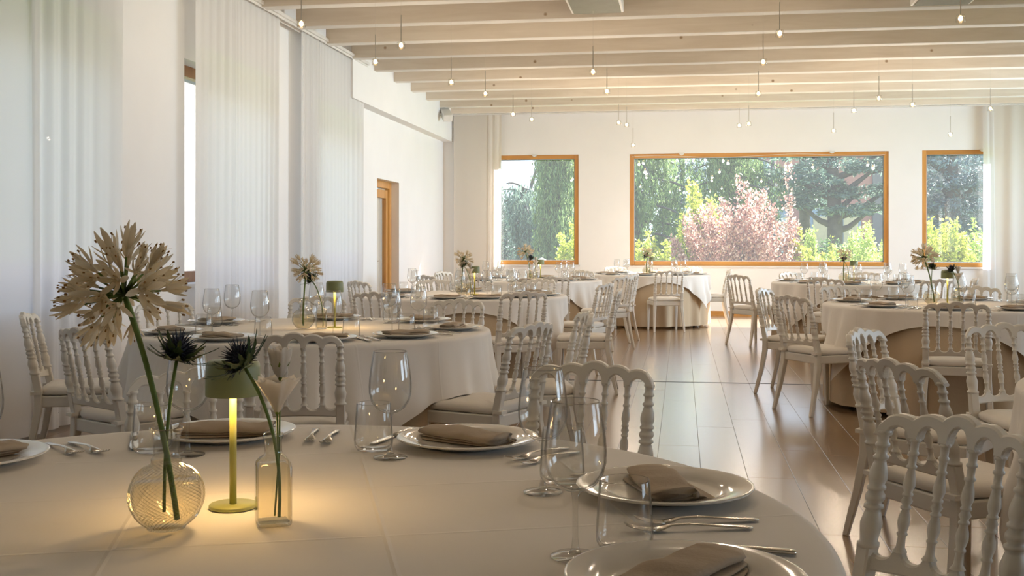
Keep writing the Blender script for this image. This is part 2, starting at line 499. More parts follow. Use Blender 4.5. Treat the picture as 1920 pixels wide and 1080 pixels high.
# windows
def window_x(n, x0, x1, z0, z1, yin, brackets=()):
    root = tag(empty('window_%d' % n, ((x0 + x1) / 2, yin, z0)), kind='structure')
    w = x1 - x0; h = z1 - z0; fw, dp = 0.075, 0.07
    def part(nm, mb, m): return mb.obj(nm, m, root)
    for s in (-1, 1):
        bevel_mod(part('frame_stile', MB().bb(s * (w / 2 - fw / 2) - fw / 2, s * (w / 2 - fw / 2) + fw / 2, 0.02, 0.02 + dp, 0, h), M['winwood']), 0.006)
    for z in (0, h - fw):
        bevel_mod(part('frame_rail', MB().bb(-w / 2 + fw, w / 2 - fw, 0.022, 0.02 + dp, z, z + fw), M['winwood_h']), 0.006)
    # thin inner bead
    bead = MB()
    for s in (-1, 1): bead.bb(s * (w / 2 - fw - 0.006) - 0.006, s * (w / 2 - fw - 0.006) + 0.006, 0.05, 0.075, fw, h - fw)
    bead.bb(-w / 2 + fw + 0.012, w / 2 - fw - 0.012, 0.05, 0.075, fw, fw + 0.012); bead.bb(-w / 2 + fw + 0.012, w / 2 - fw - 0.012, 0.05, 0.075, h - fw - 0.012, h - fw)
    part('glazing_bead', bead, M['bluegrey'])
    part('pane', MB().bb(-w / 2 + fw, w / 2 - fw, 0.060, 0.062, fw, h - fw), M['pane'])
    part('sill', MB().bb(-w / 2 - 0.03, w / 2 + 0.03, -0.035, 0.022, -0.03, -0.001), M['metalwhite'])
    for bx in brackets:
        mb = MB(); pts = [(0.045 * cos(a), 0.045 * sin(a)) for a in [pi + pi * i / 10 for i in range(11)]]
        ring0 = [(bx - (x0 + x1) / 2 + p[0], -0.03, h - 0.0 + p[1] + 0.012) for p in pts]; ring1 = [(q[0], 0.02, q[2]) for q in ring0]
        mb.loft([ring0, ring1], smooth=False); part('bracket', mb, M['metalwhite'])
    return root
window_x(1, *BACKWIN[0], YB, (-2.60,))
window_x(2, *BACKWIN[1], YB, (0.0, 2.55))
window_x(3, *BACKWIN[2], YB, (5.0,))
def window_y(n, y0, y1, z0, z1, xin, depth=0.2, sgn=-1, mw='doorwood', name=None):
    root = tag(empty(name or 'window_%d' % n, (xin + sgn * depth, (y0 + y1) / 2, z0)), kind='structure')
    w = y1 - y0; h = z1 - z0; fw, dp = 0.10, 0.08
    for s in (-1, 1):
        bevel_mod(MB().bb(-dp / 2, dp / 2, s * (w / 2 - fw / 2) - fw / 2, s * (w / 2 - fw / 2) + fw / 2, 0, h).obj('frame_stile', M[mw], root), 0.006)
    for z in (0, h - fw):
        bevel_mod(MB().bb(-dp / 2, dp / 2, -w / 2 + fw, w / 2 - fw, z, z + fw).obj('frame_rail', M[mw], root), 0.006)
    MB().bb(-0.002, 0.002, -w / 2 + fw, w / 2 - fw, fw, h - fw).obj('pane', M['pane'], root)
    if name is None:
        MB().bb(0.05, depth + 0.03, -w / 2 - 0.02, w / 2 + 0.02, -0.03, -0.001).obj('sill', M['metalwhite'], root)
    return root
for i, h in enumerate(LEFTWIN[:4]): window_y(4 + i, *h, XL)
for i, h in enumerate(RIGHTWIN): window_y(8 + i, *h, XR, sgn=1)
dr = window_y(0, *LEFTWIN[4], XL, depth=0.16, name='door_1', mw='winwood')
MB().bb(-0.03, 0.03, -0.42, -0.33, 0.1, 2.05).bb(-0.03, 0.03, 0.33, 0.42, 0.1, 2.05).bb(-0.03, 0.03, -0.33, 0.33, 1.93, 2.05).bb(-0.03, 0.03, -0.33, 0.33, 0.1, 0.5).obj('door_leaf', M['winwood'], dr)
MB().bb(-0.06, -0.05, -0.33, 0.33, 0.5, 1.93).obj('blind', M['cushion'], dr)
MB().tube([(0.03, -0.37, 1.0), (0.08, -0.37, 1.0), (0.085, -0.37, 1.0), (0.085, -0.26, 1.0)], 0.009).obj('door_handle', M['steel'], dr)

# thin wire along the top of the big window
pts = []
for i in range(41):
    u = i / 40; xx = -0.86 + u * 4.28
    pts.append((xx, YB - 0.012, 2.775 + 0.012 * sin(u * 4 * pi) + 0.01 * cos(u * 9)))
tag(MB().tube(pts, 0.004, 5).obj('wire', M['metalwhite']), 'thin white wire strung loosely along the top rail of the wide window', 'wire')

# curtain track and curtains
tr = tag(MB().bb(-4.18, -4.06, 0.0, 13.95, 3.60, 3.635).bb(-4.16, -4.155, 0, 13.95, 3.575, 3.60).bb(-4.09, -4.085, 0, 13.95, 3.575, 3.60).obj('curtain_track', M['metalwhite']),
         'long white double curtain track under the beam ends beside the sheer curtains', 'curtain track')
def curtain(axis, a0, a1, base, z0, z1, amp, per, seed, m, label, gather=1.0, flare=0.0, hemh=0.10):
    q = random.Random(seed)
    n = int((a1 - a0) / 0.011)
    ph = [q.random() * 6.28 for _ in range(6)]
    # phase runs at an uneven rate: some folds wide, some tight
    acc = 0; phs = []
    for i in range(n + 1):
        u = a0 + (a1 - a0) * i / n
        loc = per * (1 + 0.55 * sin(u * 2.1 + ph[0]) + 0.3 * sin(u * 5.3 + ph[1]))
        acc += (a1 - a0) / n * 2 * pi / max(0.035, loc)
        phs.append(acc)
    rows = 15
    vs = []; fs = []
    for j in range(rows):
        v = j / (rows - 1)
        z = z1 + (z0 - z1) * v
        for i in range(n + 1):
            u = a0 + (a1 - a0) * i / n
            a_ = amp * (0.55 + 0.45 * v) * (0.7 + 0.5 * sin(u * 3.1 + ph[2]))
            d = a_ * (sin(phs[i]) + 0.35 * sin(2 * phs[i] + ph[3] + v * 0.8)) + 0.012 * v * sin(u * 1.7 + ph[4])
            uu = u + flare * v * (i / n) + 0.008 * sin(v * 3 + u * 2 + ph[5])
            if axis == 'y': vs.append((base + d, uu, z))
            else: vs.append((uu, base + d, z))
    for j in range(rows - 1):
        for i in range(n):
            a = j * (n + 1) + i
            fs.append((a, a + 1, a + n + 2, a + n + 1))
    mb = MB().add(vs, fs, True)
    o = tag(mb.obj('curtain', m), label, 'curtain', 'sheer curtains on the window wall' if axis == 'y' else 'curtains on the far wall')
    # hem band at the foot
    h = []; hf = []
    for k, zz in enumerate((z0 + hemh, z0)):
        for i in range(n + 1):
            p = vs[(rows - 1) * (n + 1) + i]
            h.append((p[0] + (0.004 if axis == 'y' else 0), p[1] - (0.004 if axis != 'y' else 0), zz))
    for i in range(n): hf.append((i, i + 1, n + 2 + i, n + 1 + i))
    MB().add(h, hf, True).obj('hem', m, o)
    return o
curtain('y', 3.3, 6.55, -4.13, 0.02, 3.60, 0.016, 0.34, 1, M['curtain'], 'wide sheer white curtain panel behind the white agapanthus')
curtain('y', 6.45, 7.62, -4.12, 0.02, 3.60, 0.020, 0.15, 2, M['curtain'], 'sheer white curtain panel next to the bare wall strip')
curtain('y', 0.6, 3.2, -4.13, 0.02, 3.60, 0.022, 0.2, 3, M['curtain'], 'sheer white curtain before the added first window, out of view')
curtain('y', 8.85, 9.62, -4.125, 0.02, 3.60, 0.02, 0.13, 4, M['curtain'], 'sheer white curtain half beside the open window slit')
curtain('y', 9.60, 10.88, -4.13, 0.02, 3.60, 0.022, 0.11, 5, M['curtain'], 'sheer white curtain half in tight pleats, middle of the window wall')
curtain('y', 11.52, 13.86, -4.125, 0.02, 3.60, 0.024, 0.12, 6, M['curtain'], 'sheer white pleated curtain closest to the wooden door')
curtain('x', -4.06, -3.45, YB - 0.10, 0.02, 3.56, 0.015, 0.42, 7, M['curtain2'], 'flat cream curtain in the far corner beside the small window')
curtain('x', -3.46, -3.19, YB - 0.10, 0.02, 3.56, 0.022, 0.07, 8, M['curtain2'], 'bunched cream curtain edge against the small window')
curtain('x', 4.98, 5.14, YB - 0.10, 0.02, 3.56, 0.02, 0.07, 9, M['curtain'], 'bunched curtain edge over the third window', flare=0.06)
curtain('x', 5.14, 7.2, YB - 0.10, 0.02, 3.56, 0.018, 0.32, 10, M['curtain2'], 'broad cream curtain covering the end of the third window')
tag(MB().bb(-4.08, 3.0, YB - 0.13, YB - 0.09, 3.555, 3.575).bb(3.0, 7.4, YB - 0.13, YB - 0.09, 3.555, 3.575).obj('curtain_track', M['metalwhite']), 'thin white curtain track below the last beam on the far wall', 'curtain track')

# ceiling units and corner speaker
def ac(x, y, z, w, l, lab):
    root = tag(empty('ceiling_heater', (x, y, z)), lab, 'heater', 'grey ceiling units')
    bevel_mod(MB().box((0, 0, 0.055), (w, l, 0.11)).obj('housing', M['metalwhite'], root), 0.008)
    MB().box((0, 0, -0.002), (w - 0.05, l - 0.05, 0.012)).obj('grille', M['grille'], root)
    MB().box((0, -l / 2 + 0.09, -0.011), (0.09, 0.008, 0.006)).obj('badge', M['steel'], root)
    for sx in (-1, 1): MB().bb(sx * w * 0.4 - 0.01, sx * w * 0.4 + 0.01, -0.01, 0.01, 0.11, 0.40).obj('hanger', M['metalwhite'], root)
    return root
ac(-0.845, 10.575, 3.60, 0.53, 1.15, 'grey ceiling heater panel hung under the beams over the left tables')
ac(2.47, 10.52, 3.56, 0.55, 1.15, 'grey ceiling heater panel cut by the top edge over the right tables')
sp_ = tag(empty('speaker', (-3.98, 18.3, 3.46)), 'small pale wedge speaker in the corner under the last beams', 'speaker')
bevel_mod(MB().box((0, 0, 0), (0.16, 0.34, 0.12), 0.5).obj('cabinet', M['metalwhite'], sp_), 0.01).rotation_euler = (0.5, 0.2, 0)
MB().bb(-0.11, 0.0, -0.02, 0.02, -0.02, 0.02).obj('bracket', M['metalwhite'], sp_)

# area lights added outside the unseen right windows to fill the room
for h in RIGHTWIN:
    al = bpy.data.lights.new('window_fill', 'AREA'); al.spread = R(110); al.shape = 'RECTANGLE'; al.size = h[1] - h[0]; al.size_y = h[3] - h[2]
    al.energy = (55 if h[0] > 10 else 8) * (h[1] - h[0]); al.color = (0.64, 0.82, 1.0)
    ao = bpy.data.objects.new('window_fill', al); C.objects.link(ao)
    ao.location = (XR + TW + 0.05, (h[0] + h[1]) / 2, (h[2] + h[3]) / 2); ao.rotation_euler = (R(90), 0, R(90))
# ------------------------------------------------------------------ pendants
def d2(px):
    u = (px - 960) / FPX
    return (-sin(YAW) + cos(YAW) * u, cos(YAW) + sin(YAW) * u)
PEND = [(565, 3, 8.6), (704, 92, 10.4), (752, 85, 9.4), (846, 154, 11.4), (910, 142, 12.6), (962, 211, 14.6), (997, 215, 15.2), (1112, 44, 11.0), (1138, 147, 12.4),
        (1160, 220, 15.6), (1175, 224, 15.9), (1187, 272, 16.6), (1386, 233, 16.0), (1404, 232, 15.6), (1431, 104, 10.4), (1422, 162, 12.6), (1462, 33, 9.0), (1563, 245, 15.8),
        (1601, 191, 14.2), (1648, 180, 13.0), (1711, 165, 13.6), (1782, 252, 15.5), (1801, 20, 8.4), (1857, 196, 14.0)]
# unseen pendants of the same kind, added overhead to light the front tables
PEND += [(900, -420, 6.6), (1350, -330, 7.2), (1750, -380, 6.8), (1250, -1000, 4.4), (1800, -960, 4.8), (1000, -1900, 2.8), (1900, -1800, 3.0)]
def make_pendant():
    root = tag(empty('pendant_lamp'), 'x', 'pendant lamp', 'small glass pendant lamps under the beams')
    MB().lathe([(0.030, -0.031), (0.034, -0.027), (0.034, 0.020), (0.031, 0.027), (0.008, 0.03)], 16, cap0=False, cap1=False).obj('glass_shade', M['pendglass'], root)
    MB().lathe([(0.004, -0.018), (0.015, -0.012), (0.017, 0.002), (0.012, 0.016), (0.004, 0.02)], 12).obj('bulb', M['bulb'], root)
    MB().lathe([(0.005, 0.021), (0.009, 0.03), (0.0038, 0.034), (0.0038, 0.26), (0.001, 0.262)], 8).obj('rod', M['rod'], root)
    return root
pp = make_pendant(); register(pp)
order = sorted(range(24), key=lambda i: PEND[i][0]) + list(range(24, len(PEND)))
ORD = 'first second third fourth fifth sixth seventh eighth ninth tenth eleventh twelfth thirteenth fourteenth fifteenth sixteenth seventeenth eighteenth nineteenth twentieth twenty-first twenty-second twenty-third last'.split()
cordm = MB().tube([(0, 0, 0), (0, 0, 1)], 0.0009, 5).mesh('cord', M['cord'])
for n_, i in enumerate(order):
    px, py, dep = PEND[i]
    v = d2(px); x, y, z = v[0] * dep, v[1] * dep, min(2.98, CH + (457 - py) * dep / FPX)
    o = pp if n_ == 0 else copy_tree(pp)
    hgt = 'near the ceiling' if py < 120 else ('at middle height' if py < 200 else 'hanging low before the far wall')
    place(o, (x, y, z), 0, 'tiny lit glass pendant %s, %s counted from the curtain side' % (hgt, ORD[n_]) if n_ < 24 else 'tiny lit glass pendant added overhead near the camera, %s of the seven out of view' % ORD[n_ - 24])
    c = link('cord', cordm, o); c.location = (0, 0, 0.26); c.scale = (1, 1, max(0.05, 3.93 - z - 0.26))
    ld = bpy.data.lights.new('pendant_light', 'POINT'); ld.energy = PENDANT_W; ld.color = (1.0, 0.81, 0.62); ld.shadow_soft_size = 0.03
    lo = bpy.data.objects.new('light', ld); C.objects.link(lo); lo.parent = o; lo.location = (0, 0, -0.055)

# ------------------------------------------------------------------ chairs
def rail_mb(cols, y0, thick, zfun0, zfun1, lean):
    """upright board whose lower and upper outlines are functions of u, leaning back"""
    mb = MB(); rings = []
    b = 0.005
    for u in cols:
        z0, z1 = zfun0(u), zfun1(u)
        if z1 - z0 < 2.2 * b: z1 = z0 + 2.2 * b
        rg = []
        for (dy, z) in ((-thick / 2, z0 + b), (-thick / 2, z1 - b), (-thick / 2 + b, z1), (thick / 2 - b, z1), (thick / 2, z1 - b), (thick / 2, z0 + b), (thick / 2 - b, z0), (-thick / 2 + b, z0)):
            rg.append((u, y0 - lean * (z - 0.46) + dy + bow(u), z))
        rings.append(rg)
    return mb.loft(rings, smooth=False)
LEAN = 0.20
def bow(u): return -0.030 * (1 - (u / 0.192) ** 2)      # the backs are curved in plan
YBK = -0.205
SPX = [-0.192, -0.1152, -0.0384, 0.0384, 0.1152, 0.192]
def make_chair():
    root = tag(empty('dining_chair'), 'x', 'chair', 'white turned-spindle chairs around the dining tables')
    # seat frame: rails round a slightly tapered seat
    f = MB()
    fw_, bw, d0, d1 = 0.225, 0.200, 0.215, -0.215
    def quad(x0, x1, z): return [(-x0, d1, z), (x0, d1, z), (x1, d0, z), (-x1, d0, z)]
    f.loft([quad(bw, fw_, 0.375), quad(bw, fw_, 0.435)], smooth=False)
    fr = f.obj('seat_frame', M['chair'], root); bevel_mod(fr, 0.006)
    # cushion: soft pillow
    rings = []
    for z, k in ((0.436, 0.93), (0.440, 0.99), (0.452, 1.01), (0.466, 1.0), (0.476, 0.94), (0.482, 0.80), (0.485, 0.5)):
        rg = []
        for i in range(32):
            a = 2 * pi * i / 32
            cx, cy = cos(a), sin(a)
            e = 0.28
            sx = abs(cx) ** e * (1 if cx > 0 else -1); sy = abs(cy) ** e * (1 if cy > 0 else -1)
            t_ = (sy + 1) / 2
            wdt = (bw * (1 - t_) + fw_ * t_) * 0.97
            rg.append((sx * wdt * k, sy * 0.213 * k + 0.003, z + 0.002 * sin(i * 1.3)))
        rings.append(rg)
    cu = MB().loft(rings).obj('seat_cushion', M['cushion'], root)
    for s in (-1, 1):
        MB().box((s * 0.192, -0.218, 0.452), (0.050, 0.050, 0.016)).obj('cushion_tie', M['cushion'], root)
    # legs
    for s in (-1, 1):
        rg = []
        for z, x, y_, h in ((0, 0.205, 0.205, 0.013), (0.375, 0.203, 0.192, 0.020), (0.425, 0.203, 0.192, 0.020)):
            rg.append([(s * x - h, y_ - h, z), (s * x + h, y_ - h, z), (s * x + h, y_ + h, z), (s * x - h, y_ + h, z)])
        bevel_mod(MB().loft(rg, smooth=False).obj('leg', M['chair'], root), 0.004, 1)
        rg = []
        for z, x, y_, h in ((0, 0.215, -0.285, 0.013), (0.20, 0.203, -0.235, 0.017), (0.36, 0.193, -0.208, 0.020), (0.46, 0.192, YBK, 0.020), (0.555, 0.192, YBK - LEAN * 0.095, 0.019)):
            rg.append([(s * x - h, y_ - h, z), (s * x + h, y_ - h, z), (s * x + h, y_ + h, z), (s * x - h, y_ + h, z)])
        bevel_mod(MB().loft(rg, smooth=False).obj('leg', M['chair'], root), 0.004, 1)
    def lean_lathe(mb, prof, u, n):
        vs = []
        for r, z in prof:
            for k in range(n):
                a = 2 * pi * k / n
                vs.append((u + r * cos(a), YBK - LEAN * (z - 0.46) + r * sin(a) + bow(u), z))
        fs = []
        for i in range(len(prof) - 1):
            for k in range(n):
                k2 = (k + 1) % n
                fs.append((i * n + k, i * n + k2, (i + 1) * n + k2, (i + 1) * n + k))
        mb.add(vs, fs, True)
    SPR = 0.795      # spring of the arches
    post = [(0.020, 0.550), (0.026, 0.553), (0.026, 0.561), (0.020, 0.564), (0.024, 0.590), (0.026, 0.605), (0.019, 0.630), (0.016, 0.636), (0.023, 0.640), (0.023, 0.646), (0.016, 0.650),
            (0.023, 0.660), (0.023, 0.668), (0.016, 0.678), (0.022, 0.682), (0.022, 0.688), (0.017, 0.692), (0.022, 0.705), (0.021, 0.722), (0.015, 0.742), (0.013, 0.748), (0.018, 0.752), (0.018, 0.757),
            (0.013, 0.761), (0.0125, 0.777), (0.017, 0.780), (0.017, 0.785), (0.013, 0.789), (0.0125, 0.806), (0.0165, 0.809), (0.0165, 0.814), (0.012, 0.818)]
    spin = [(0.017, 0.556), (0.010, 0.566), (0.0085, 0.590), (0.012, 0.593), (0.012, 0.597), (0.009, 0.600), (0.014, 0.618), (0.013, 0.632), (0.008, 0.648), (0.012, 0.651), (0.012, 0.655), (0.008, 0.659),
            (0.0135, 0.668), (0.008, 0.677), (0.012, 0.680), (0.012, 0.684), (0.009, 0.688), (0.014, 0.702), (0.012, 0.720), (0.008, 0.738), (0.012, 0.742), (0.012, 0.746), (0.0085, 0.749), (0.0085, 0.768),
            (0.012, 0.771), (0.012, 0.776), (0.009, 0.779), (0.0095, 0.798), (0.013, 0.801), (0.013, 0.806), (0.010, 0.810)]
    for u in SPX:
        mb = MB()
        if abs(u) > 0.19: lean_lathe(mb, post, u, 12); mb.obj('back_post', M['chair'], root)
        else: lean_lathe(mb, spin, u, 10); mb.obj('spindle', M['chair'], root)
    # top rail: five arches under a scalloped crest
    P = 0.0768
    crest = {-2: 0.858, -1: 0.866, 0: 0.876, 1: 0.866, 2: 0.858}
    HW = 0.192 + 0.016
    def top(u):
        best = 0.0
        for k in range(-2, 3):
            c = k * P; rr = 0.050 if abs(k) < 2 else 0.0545
            dx = u - c
            if abs(k) == 2:
                if dx * k > 0: rr = HW - abs(c) + 0.0005
            if abs(dx) < rr:
                hh = 0.034 if not (abs(k) == 2 and dx * k > 0) else crest[k] - SPR
                best = max(best, crest[k] - hh + hh * sqrt(max(0, 1 - (dx / rr) ** 2)))
        return max(best, SPR + 0.012)
    def bot(u):
        k = round(u / P)
        if abs(k) <= 2:
            dx = u - k * P; rr = 0.0275
            if abs(dx) < rr: return 0.805 + (crest[k] - 0.030 - 0.805) * sqrt(max(0, 1 - (dx / rr) ** 2)) * (1.0)
        return SPR + 0.008
    cols = [-HW, -HW + 0.001]
    for k in range(-2, 3):
        c = k * P
        cols += [c + 0.0275 * t for t in (-1.002, -0.998, -0.97, -0.9, -0.75, -0.5, -0.25, 0, 0.25, 0.5, 0.75, 0.9, 0.97, 0.998, 1.002)]
        if k < 2: cols += [c + P * 0.44, c + P * 0.5, c + P * 0.56]
    cols += [-HW + 0.004, -HW + 0.009, HW - 0.009, HW - 0.004, HW - 0.001, HW]
    cols = sorted(set(round(c, 5) for c in cols))
    rail_mb(cols, YBK, 0.026, bot, top, LEAN).obj('top_rail', M['chair'], root)
    # lower rail: U-shaped scallops between the spindles
    def top2(u):
        k = round(u / P)
        dx = u - k * P
        return 0.566 - 0.030 * sqrt(max(0, 1 - min(1, abs(dx) / 0.031) ** 2))
    def bot2(u): return 0.500 + 0.010 * cos(u / 0.192 * pi / 2)
    cols = sorted(set(round(-0.176 + 0.352 * i / 60, 5) for i in range(61)))
    rail_mb(cols, YBK, 0.022, bot2, top2, LEAN).obj('lower_rail', M['chair'], root)
    return root
chair0 = make_chair(); register(chair0)
TAB = {'T0': (-0.788, 1.73), 'T1': (-1.996, 5.782), 'T2': (-1.998, 9.87), 'T3': (-1.992, 14.213), 'T4': (-0.48, 17.0), 'T5': (2.068, 8.882), 'T6': (2.066, 13.83), 'T7': (2.05, 3.66)}
TP = {'T0': 'the lamp-lit front table', 'T1': 'the second curtain-side table', 'T2': 'the third curtain-side table', 'T3': 'the rear curtain-side table', 'T4': 'the table under the wide window',
      'T5': 'the middle aisle-side table', 'T6': 'the rear aisle-side table', 'T7': 'the front aisle-side table'}
TR = {k: 0.97 for k in TAB}; TR['T0'] = 1.03; TR['T4'] = 0.92
HOURS = 'twelve one two three four five six seven eight nine ten eleven'.split()
used_hours = {}
def clock(t, ang, kind):
    """seat position as a clock hour seen from the camera side (six is the near side); each hour is used once"""
    h = ((98.8 - ang) / 30.0) % 12
    base = int(round(h)) % 12
    s = used_hours.setdefault((t, kind), set())
    for off in (0, 1 if h > base else -1, -1 if h > base else 1, 2, -2, 3, -3, 4, -4, 5, -5, 6):
        k = (base + off) % 12
        if k not in s:
            s.add(k); return HOURS[k] + " o'clock"
    return HOURS[base] + " o'clock"
CHAIRS = [('c01', 'T0', -0.360, 3.199, -196.3), ('c38', 'T0', -1.313, 2.853, -154.9), ('c37', 'T0', 0.352, 2.335, -235.0),
('c02', 'T1', -1.739, 4.854, 15.5), ('c03', 'T1', -2.528, 4.856, -29.9), ('c04', 'T1', -3.28, 5.64, -67.1), ('c05', 'T1', -3.112, 6.552, -124.6), ('c07', 'T1', -2.517, 7.340, -161.5),
('c09', 'T1', -1.598, 7.085, -197.0), ('c11', 'T1', -0.979, 5.365, 67.7), ('c12', 'T1', -0.809, 6.014, -254.3),
('c08', 'T2', -2.33, 8.62, -10), ('c06', 'T2', -3.100, 11.072, -39.2), ('c10', 'T2', -1.395, 8.894, 31.7), ('c13', 'T2', -0.996, 10.692, 72.3), ('c14', 'T2', -0.825, 9.274, -266.9),
('c15', 'T2', -1.599, 11.450, -194.2), ('c17', 'T2', -2.492, 11.114, -158.3),
('c16', 'T3', -2.31, 12.85, -13), ('c20', 'T3', -2.880, 13.159, -40.1), ('c21', 'T3', -2.981, 14.636, -113.2), ('c22', 'T3', -2.40, 15.35, -160), ('c23', 'T3', -1.556, 12.802, 17.2),
('c24', 'T3', -0.910, 13.021, 56.8), ('c25', 'T3', -0.875, 14.118, 77.0), ('c26', 'T3', -1.52, 15.28, -205),
('c27', 'T4', -1.25, 16.1, -42), ('c28', 'T4', -0.234, 15.83, 13), ('c29', 'T4', 0.43, 16.9, -266.9), ('c30', 'T4', 0.03, 18.02, -207), ('c31', 'T4', -0.95, 18.0, -150),
('c32', 'T5', 1.047, 8.455, -57.6), ('c33', 'T5', 0.954, 9.427, -113), ('c34', 'T5', 1.535, 10.058, -155.6), ('c35', 'T5', 1.844, 7.80, -12.8), ('c39', 'T5', 2.50, 10.0, -200.4),
('c36', 'T6', 2.60, 12.45, 20), ('c40', 'T6', 0.957, 13.948, -50.2), ('c41', 'T6', 1.654, 12.670, -19.5), ('c42', 'T6', 1.62, 14.95, -145), ('c43', 'T6', 2.37, 14.98, -195), ('c44', 'T6', 2.95, 12.9, 82.1),
('c45', 'T7', 1.577, 5.20, -169.4), ('c46', 'T7', 1.05, 4.90, -120), ('c47', 'T7', 0.947, 3.90, -60)]
first = True
for cid, t, x, y, a in CHAIRS:
    o = chair0 if first else copy_tree(chair0)
    first = False
    ang = degrees(atan2(y - TAB[t][1], x - TAB[t][0]))
    # a chair pushed in stops where its seat meets the skirt
    for _ in range(14 if cid not in ('c47', 'c29', 'c32', 'c33') else 0):
        fx, fy = x - sin(R(a)) * 0.215, y + cos(R(a)) * 0.215
        if all(hypot(fx + sx * cos(R(a)) - TAB[q][0], fy + sx * sin(R(a)) - TAB[q][1]) > TR[q] - 0.10 for q in TAB for sx in (-0.2, 0, 0.2)): break
        x += sin(R(a)) * 0.01; y -= cos(R(a)) * 0.01
    place(o, (x, y, 0), R(a), "white turned-spindle chair at %s of %s" % (clock(t, ang, 'chair'), TP[t]))

# ------------------------------------------------------------------ tables, skirts, cloths
ZT = 0.78
def make_table(t):
    x, y = TAB[t]; r = TR[t]
    root = tag(empty('dining_table', (x, y, 0)), 'round banquet table hidden by cloths, %s' % TP[t], 'table', 'round dining tables')
    MB().lathe([(r - 0.012, 0.745), (r - 0.008, 0.75), (r - 0.008, 0.77), (r - 0.012, 0.775)], 64).obj('tabletop', M['skirt'], root)
    for k in range(4):
        a = pi / 4 + k * pi / 2 + 0.3
        MB().tube([(cos(a) * (r - 0.30), sin(a) * (r - 0.30), 0.745), (cos(a) * (r - 0.17), sin(a) * (r - 0.17), 0.0)], 0.016, 8).obj('leg', M['black'], root)
    # skirt
    q = random.Random(hash_of(t)); n = 300
    ph = [q.random() * 6.28 for _ in range(5)]
    rings = []
    for j in range(9):
        v = j / 8; z = 0.772 - (0.772 - 0.035) * v
        rg = []
        for i in range(n):
            a = 2 * pi * i / n
            wv = sin(a * 17 + ph[0] + 1.2 * sin(a * 3 + ph[1])) + 0.5 * sin(a * 29 + ph[2])
            rr = r - 0.035 + (0.004 + 0.028 * v) * wv * (0.6 + 0.4 * sin(a * 5 + ph[3])) + 0.012 * v
            rg.append((rr * cos(a), rr * sin(a), z))
        rings.append(rg)
    mb = MB().loft(rings, cap=False)
    mb.lathe([(0.001, 0.7755), (r - 0.04, 0.7755), (r - 0.035, 0.772)], n, cap0=False, cap1=False)
    sk = tag(mb.obj('table_skirt', M['skirt']), 'sand coloured floor-length skirt under the white cloth of %s' % TP[t], 'table skirt', 'sand table skirts')
    sk.location = (x, y, 0)
def hash_of(t): return 100 + int(t[1]) * 13
PHI = {'T0': 20, 'T1': 65, 'T2': 15, 'T3': 15, 'T4': 14, 'T5': 72, 'T6': 85, 'T7': 50}
OFF = {'T1': (0.03, -0.14)}
def make_cloth(t, hs=1.13):
    x, y = TAB[t]; r = TR[t]; a0 = R(PHI[t]); S = r * {'T1': 1.22}.get(t, 1.12)
    ox, oy = OFF.get(t, (0, 0)); ox, oy = ox * cos(a0) + oy * sin(a0), -ox * sin(a0) + oy * cos(a0)
    q = random.Random(hash_of(t) + 5); ph = [q.random() * 6.28 for _ in range(6)]
    n = 384
    vs = [(0, 0, ZT)]; fs = []
    flat = [0.3, 0.6, 0.85, 0.97]
    drop = 18
    rc = 0.022
    for i in range(n):
        th = 2 * pi * i / n
        # square cloth, its own axes x/y (object is turned by a0)
        c_, s_ = cos(th), sin(th)
        L = min((S + ox * (1 if c_ > 0 else -1)) / max(1e-6, abs(c_)), (S + oy * (1 if s_ > 0 else -1)) / max(1e-6, abs(s_)))
        corner = min(1, max(0, 1 / max(abs(c_), abs(s_)) - 1) / 0.414)
        hang = max(0.03, L - r)
        for f in flat: vs.append((r * f * cos(th) * 0.99, r * f * sin(th) * 0.99, ZT))
        for j in range(drop):
            s = rc * 1.57 * j / 5 if j < 6 else rc * 1.57 + max(0.005, hang - rc * 1.57) * (j - 5) / (drop - 6)
            if s < rc * 1.57:
                an = s / rc; rr = r - rc + rc * sin(an); z = ZT - rc + rc * cos(an)
            else:
                rr = r; z = ZT - rc - (s - rc * 1.57)
            v = max(0, s - 0.03)
            # folds gather on both sides of each corner, and the corner swings out a little
            fold = sin(th * 22 + ph[0] + 1.5 * sin(th * 3 + ph[1])) * 0.035 + sin(th * 37 + ph[2]) * 0.014
            fold += 0.05 * corner ** 3
            fold *= min(1, v / 0.28)
            rr2 = rr + fold * (0.35 + 0.65 * corner) + 0.05 * min(1, v / 0.3) * v / 0.3 * 0.6
            vs.append((rr2 * cos(th), rr2 * sin(th), z))
    m = len(flat) + drop
    for i in range(n):
        i2 = (i + 1) % n
        fs.append((0, 1 + i * m, 1 + i2 * m))
        for j in range(m - 1):
            fs.append((1 + i * m + j, 1 + i * m + j + 1, 1 + i2 * m + j + 1, 1 + i2 * m + j))
    o = MB().add(vs, fs, True).obj('tablecloth', M['cloth'])
    o.location = (x, y, 0); o.rotation_euler = (0, 0, a0)
    tag(o, 'square white tablecloth with hanging corners laid over %s' % TP[t], 'tablecloth', 'white square tablecloths')
for t in TAB:
    make_table(t); make_cloth(t)

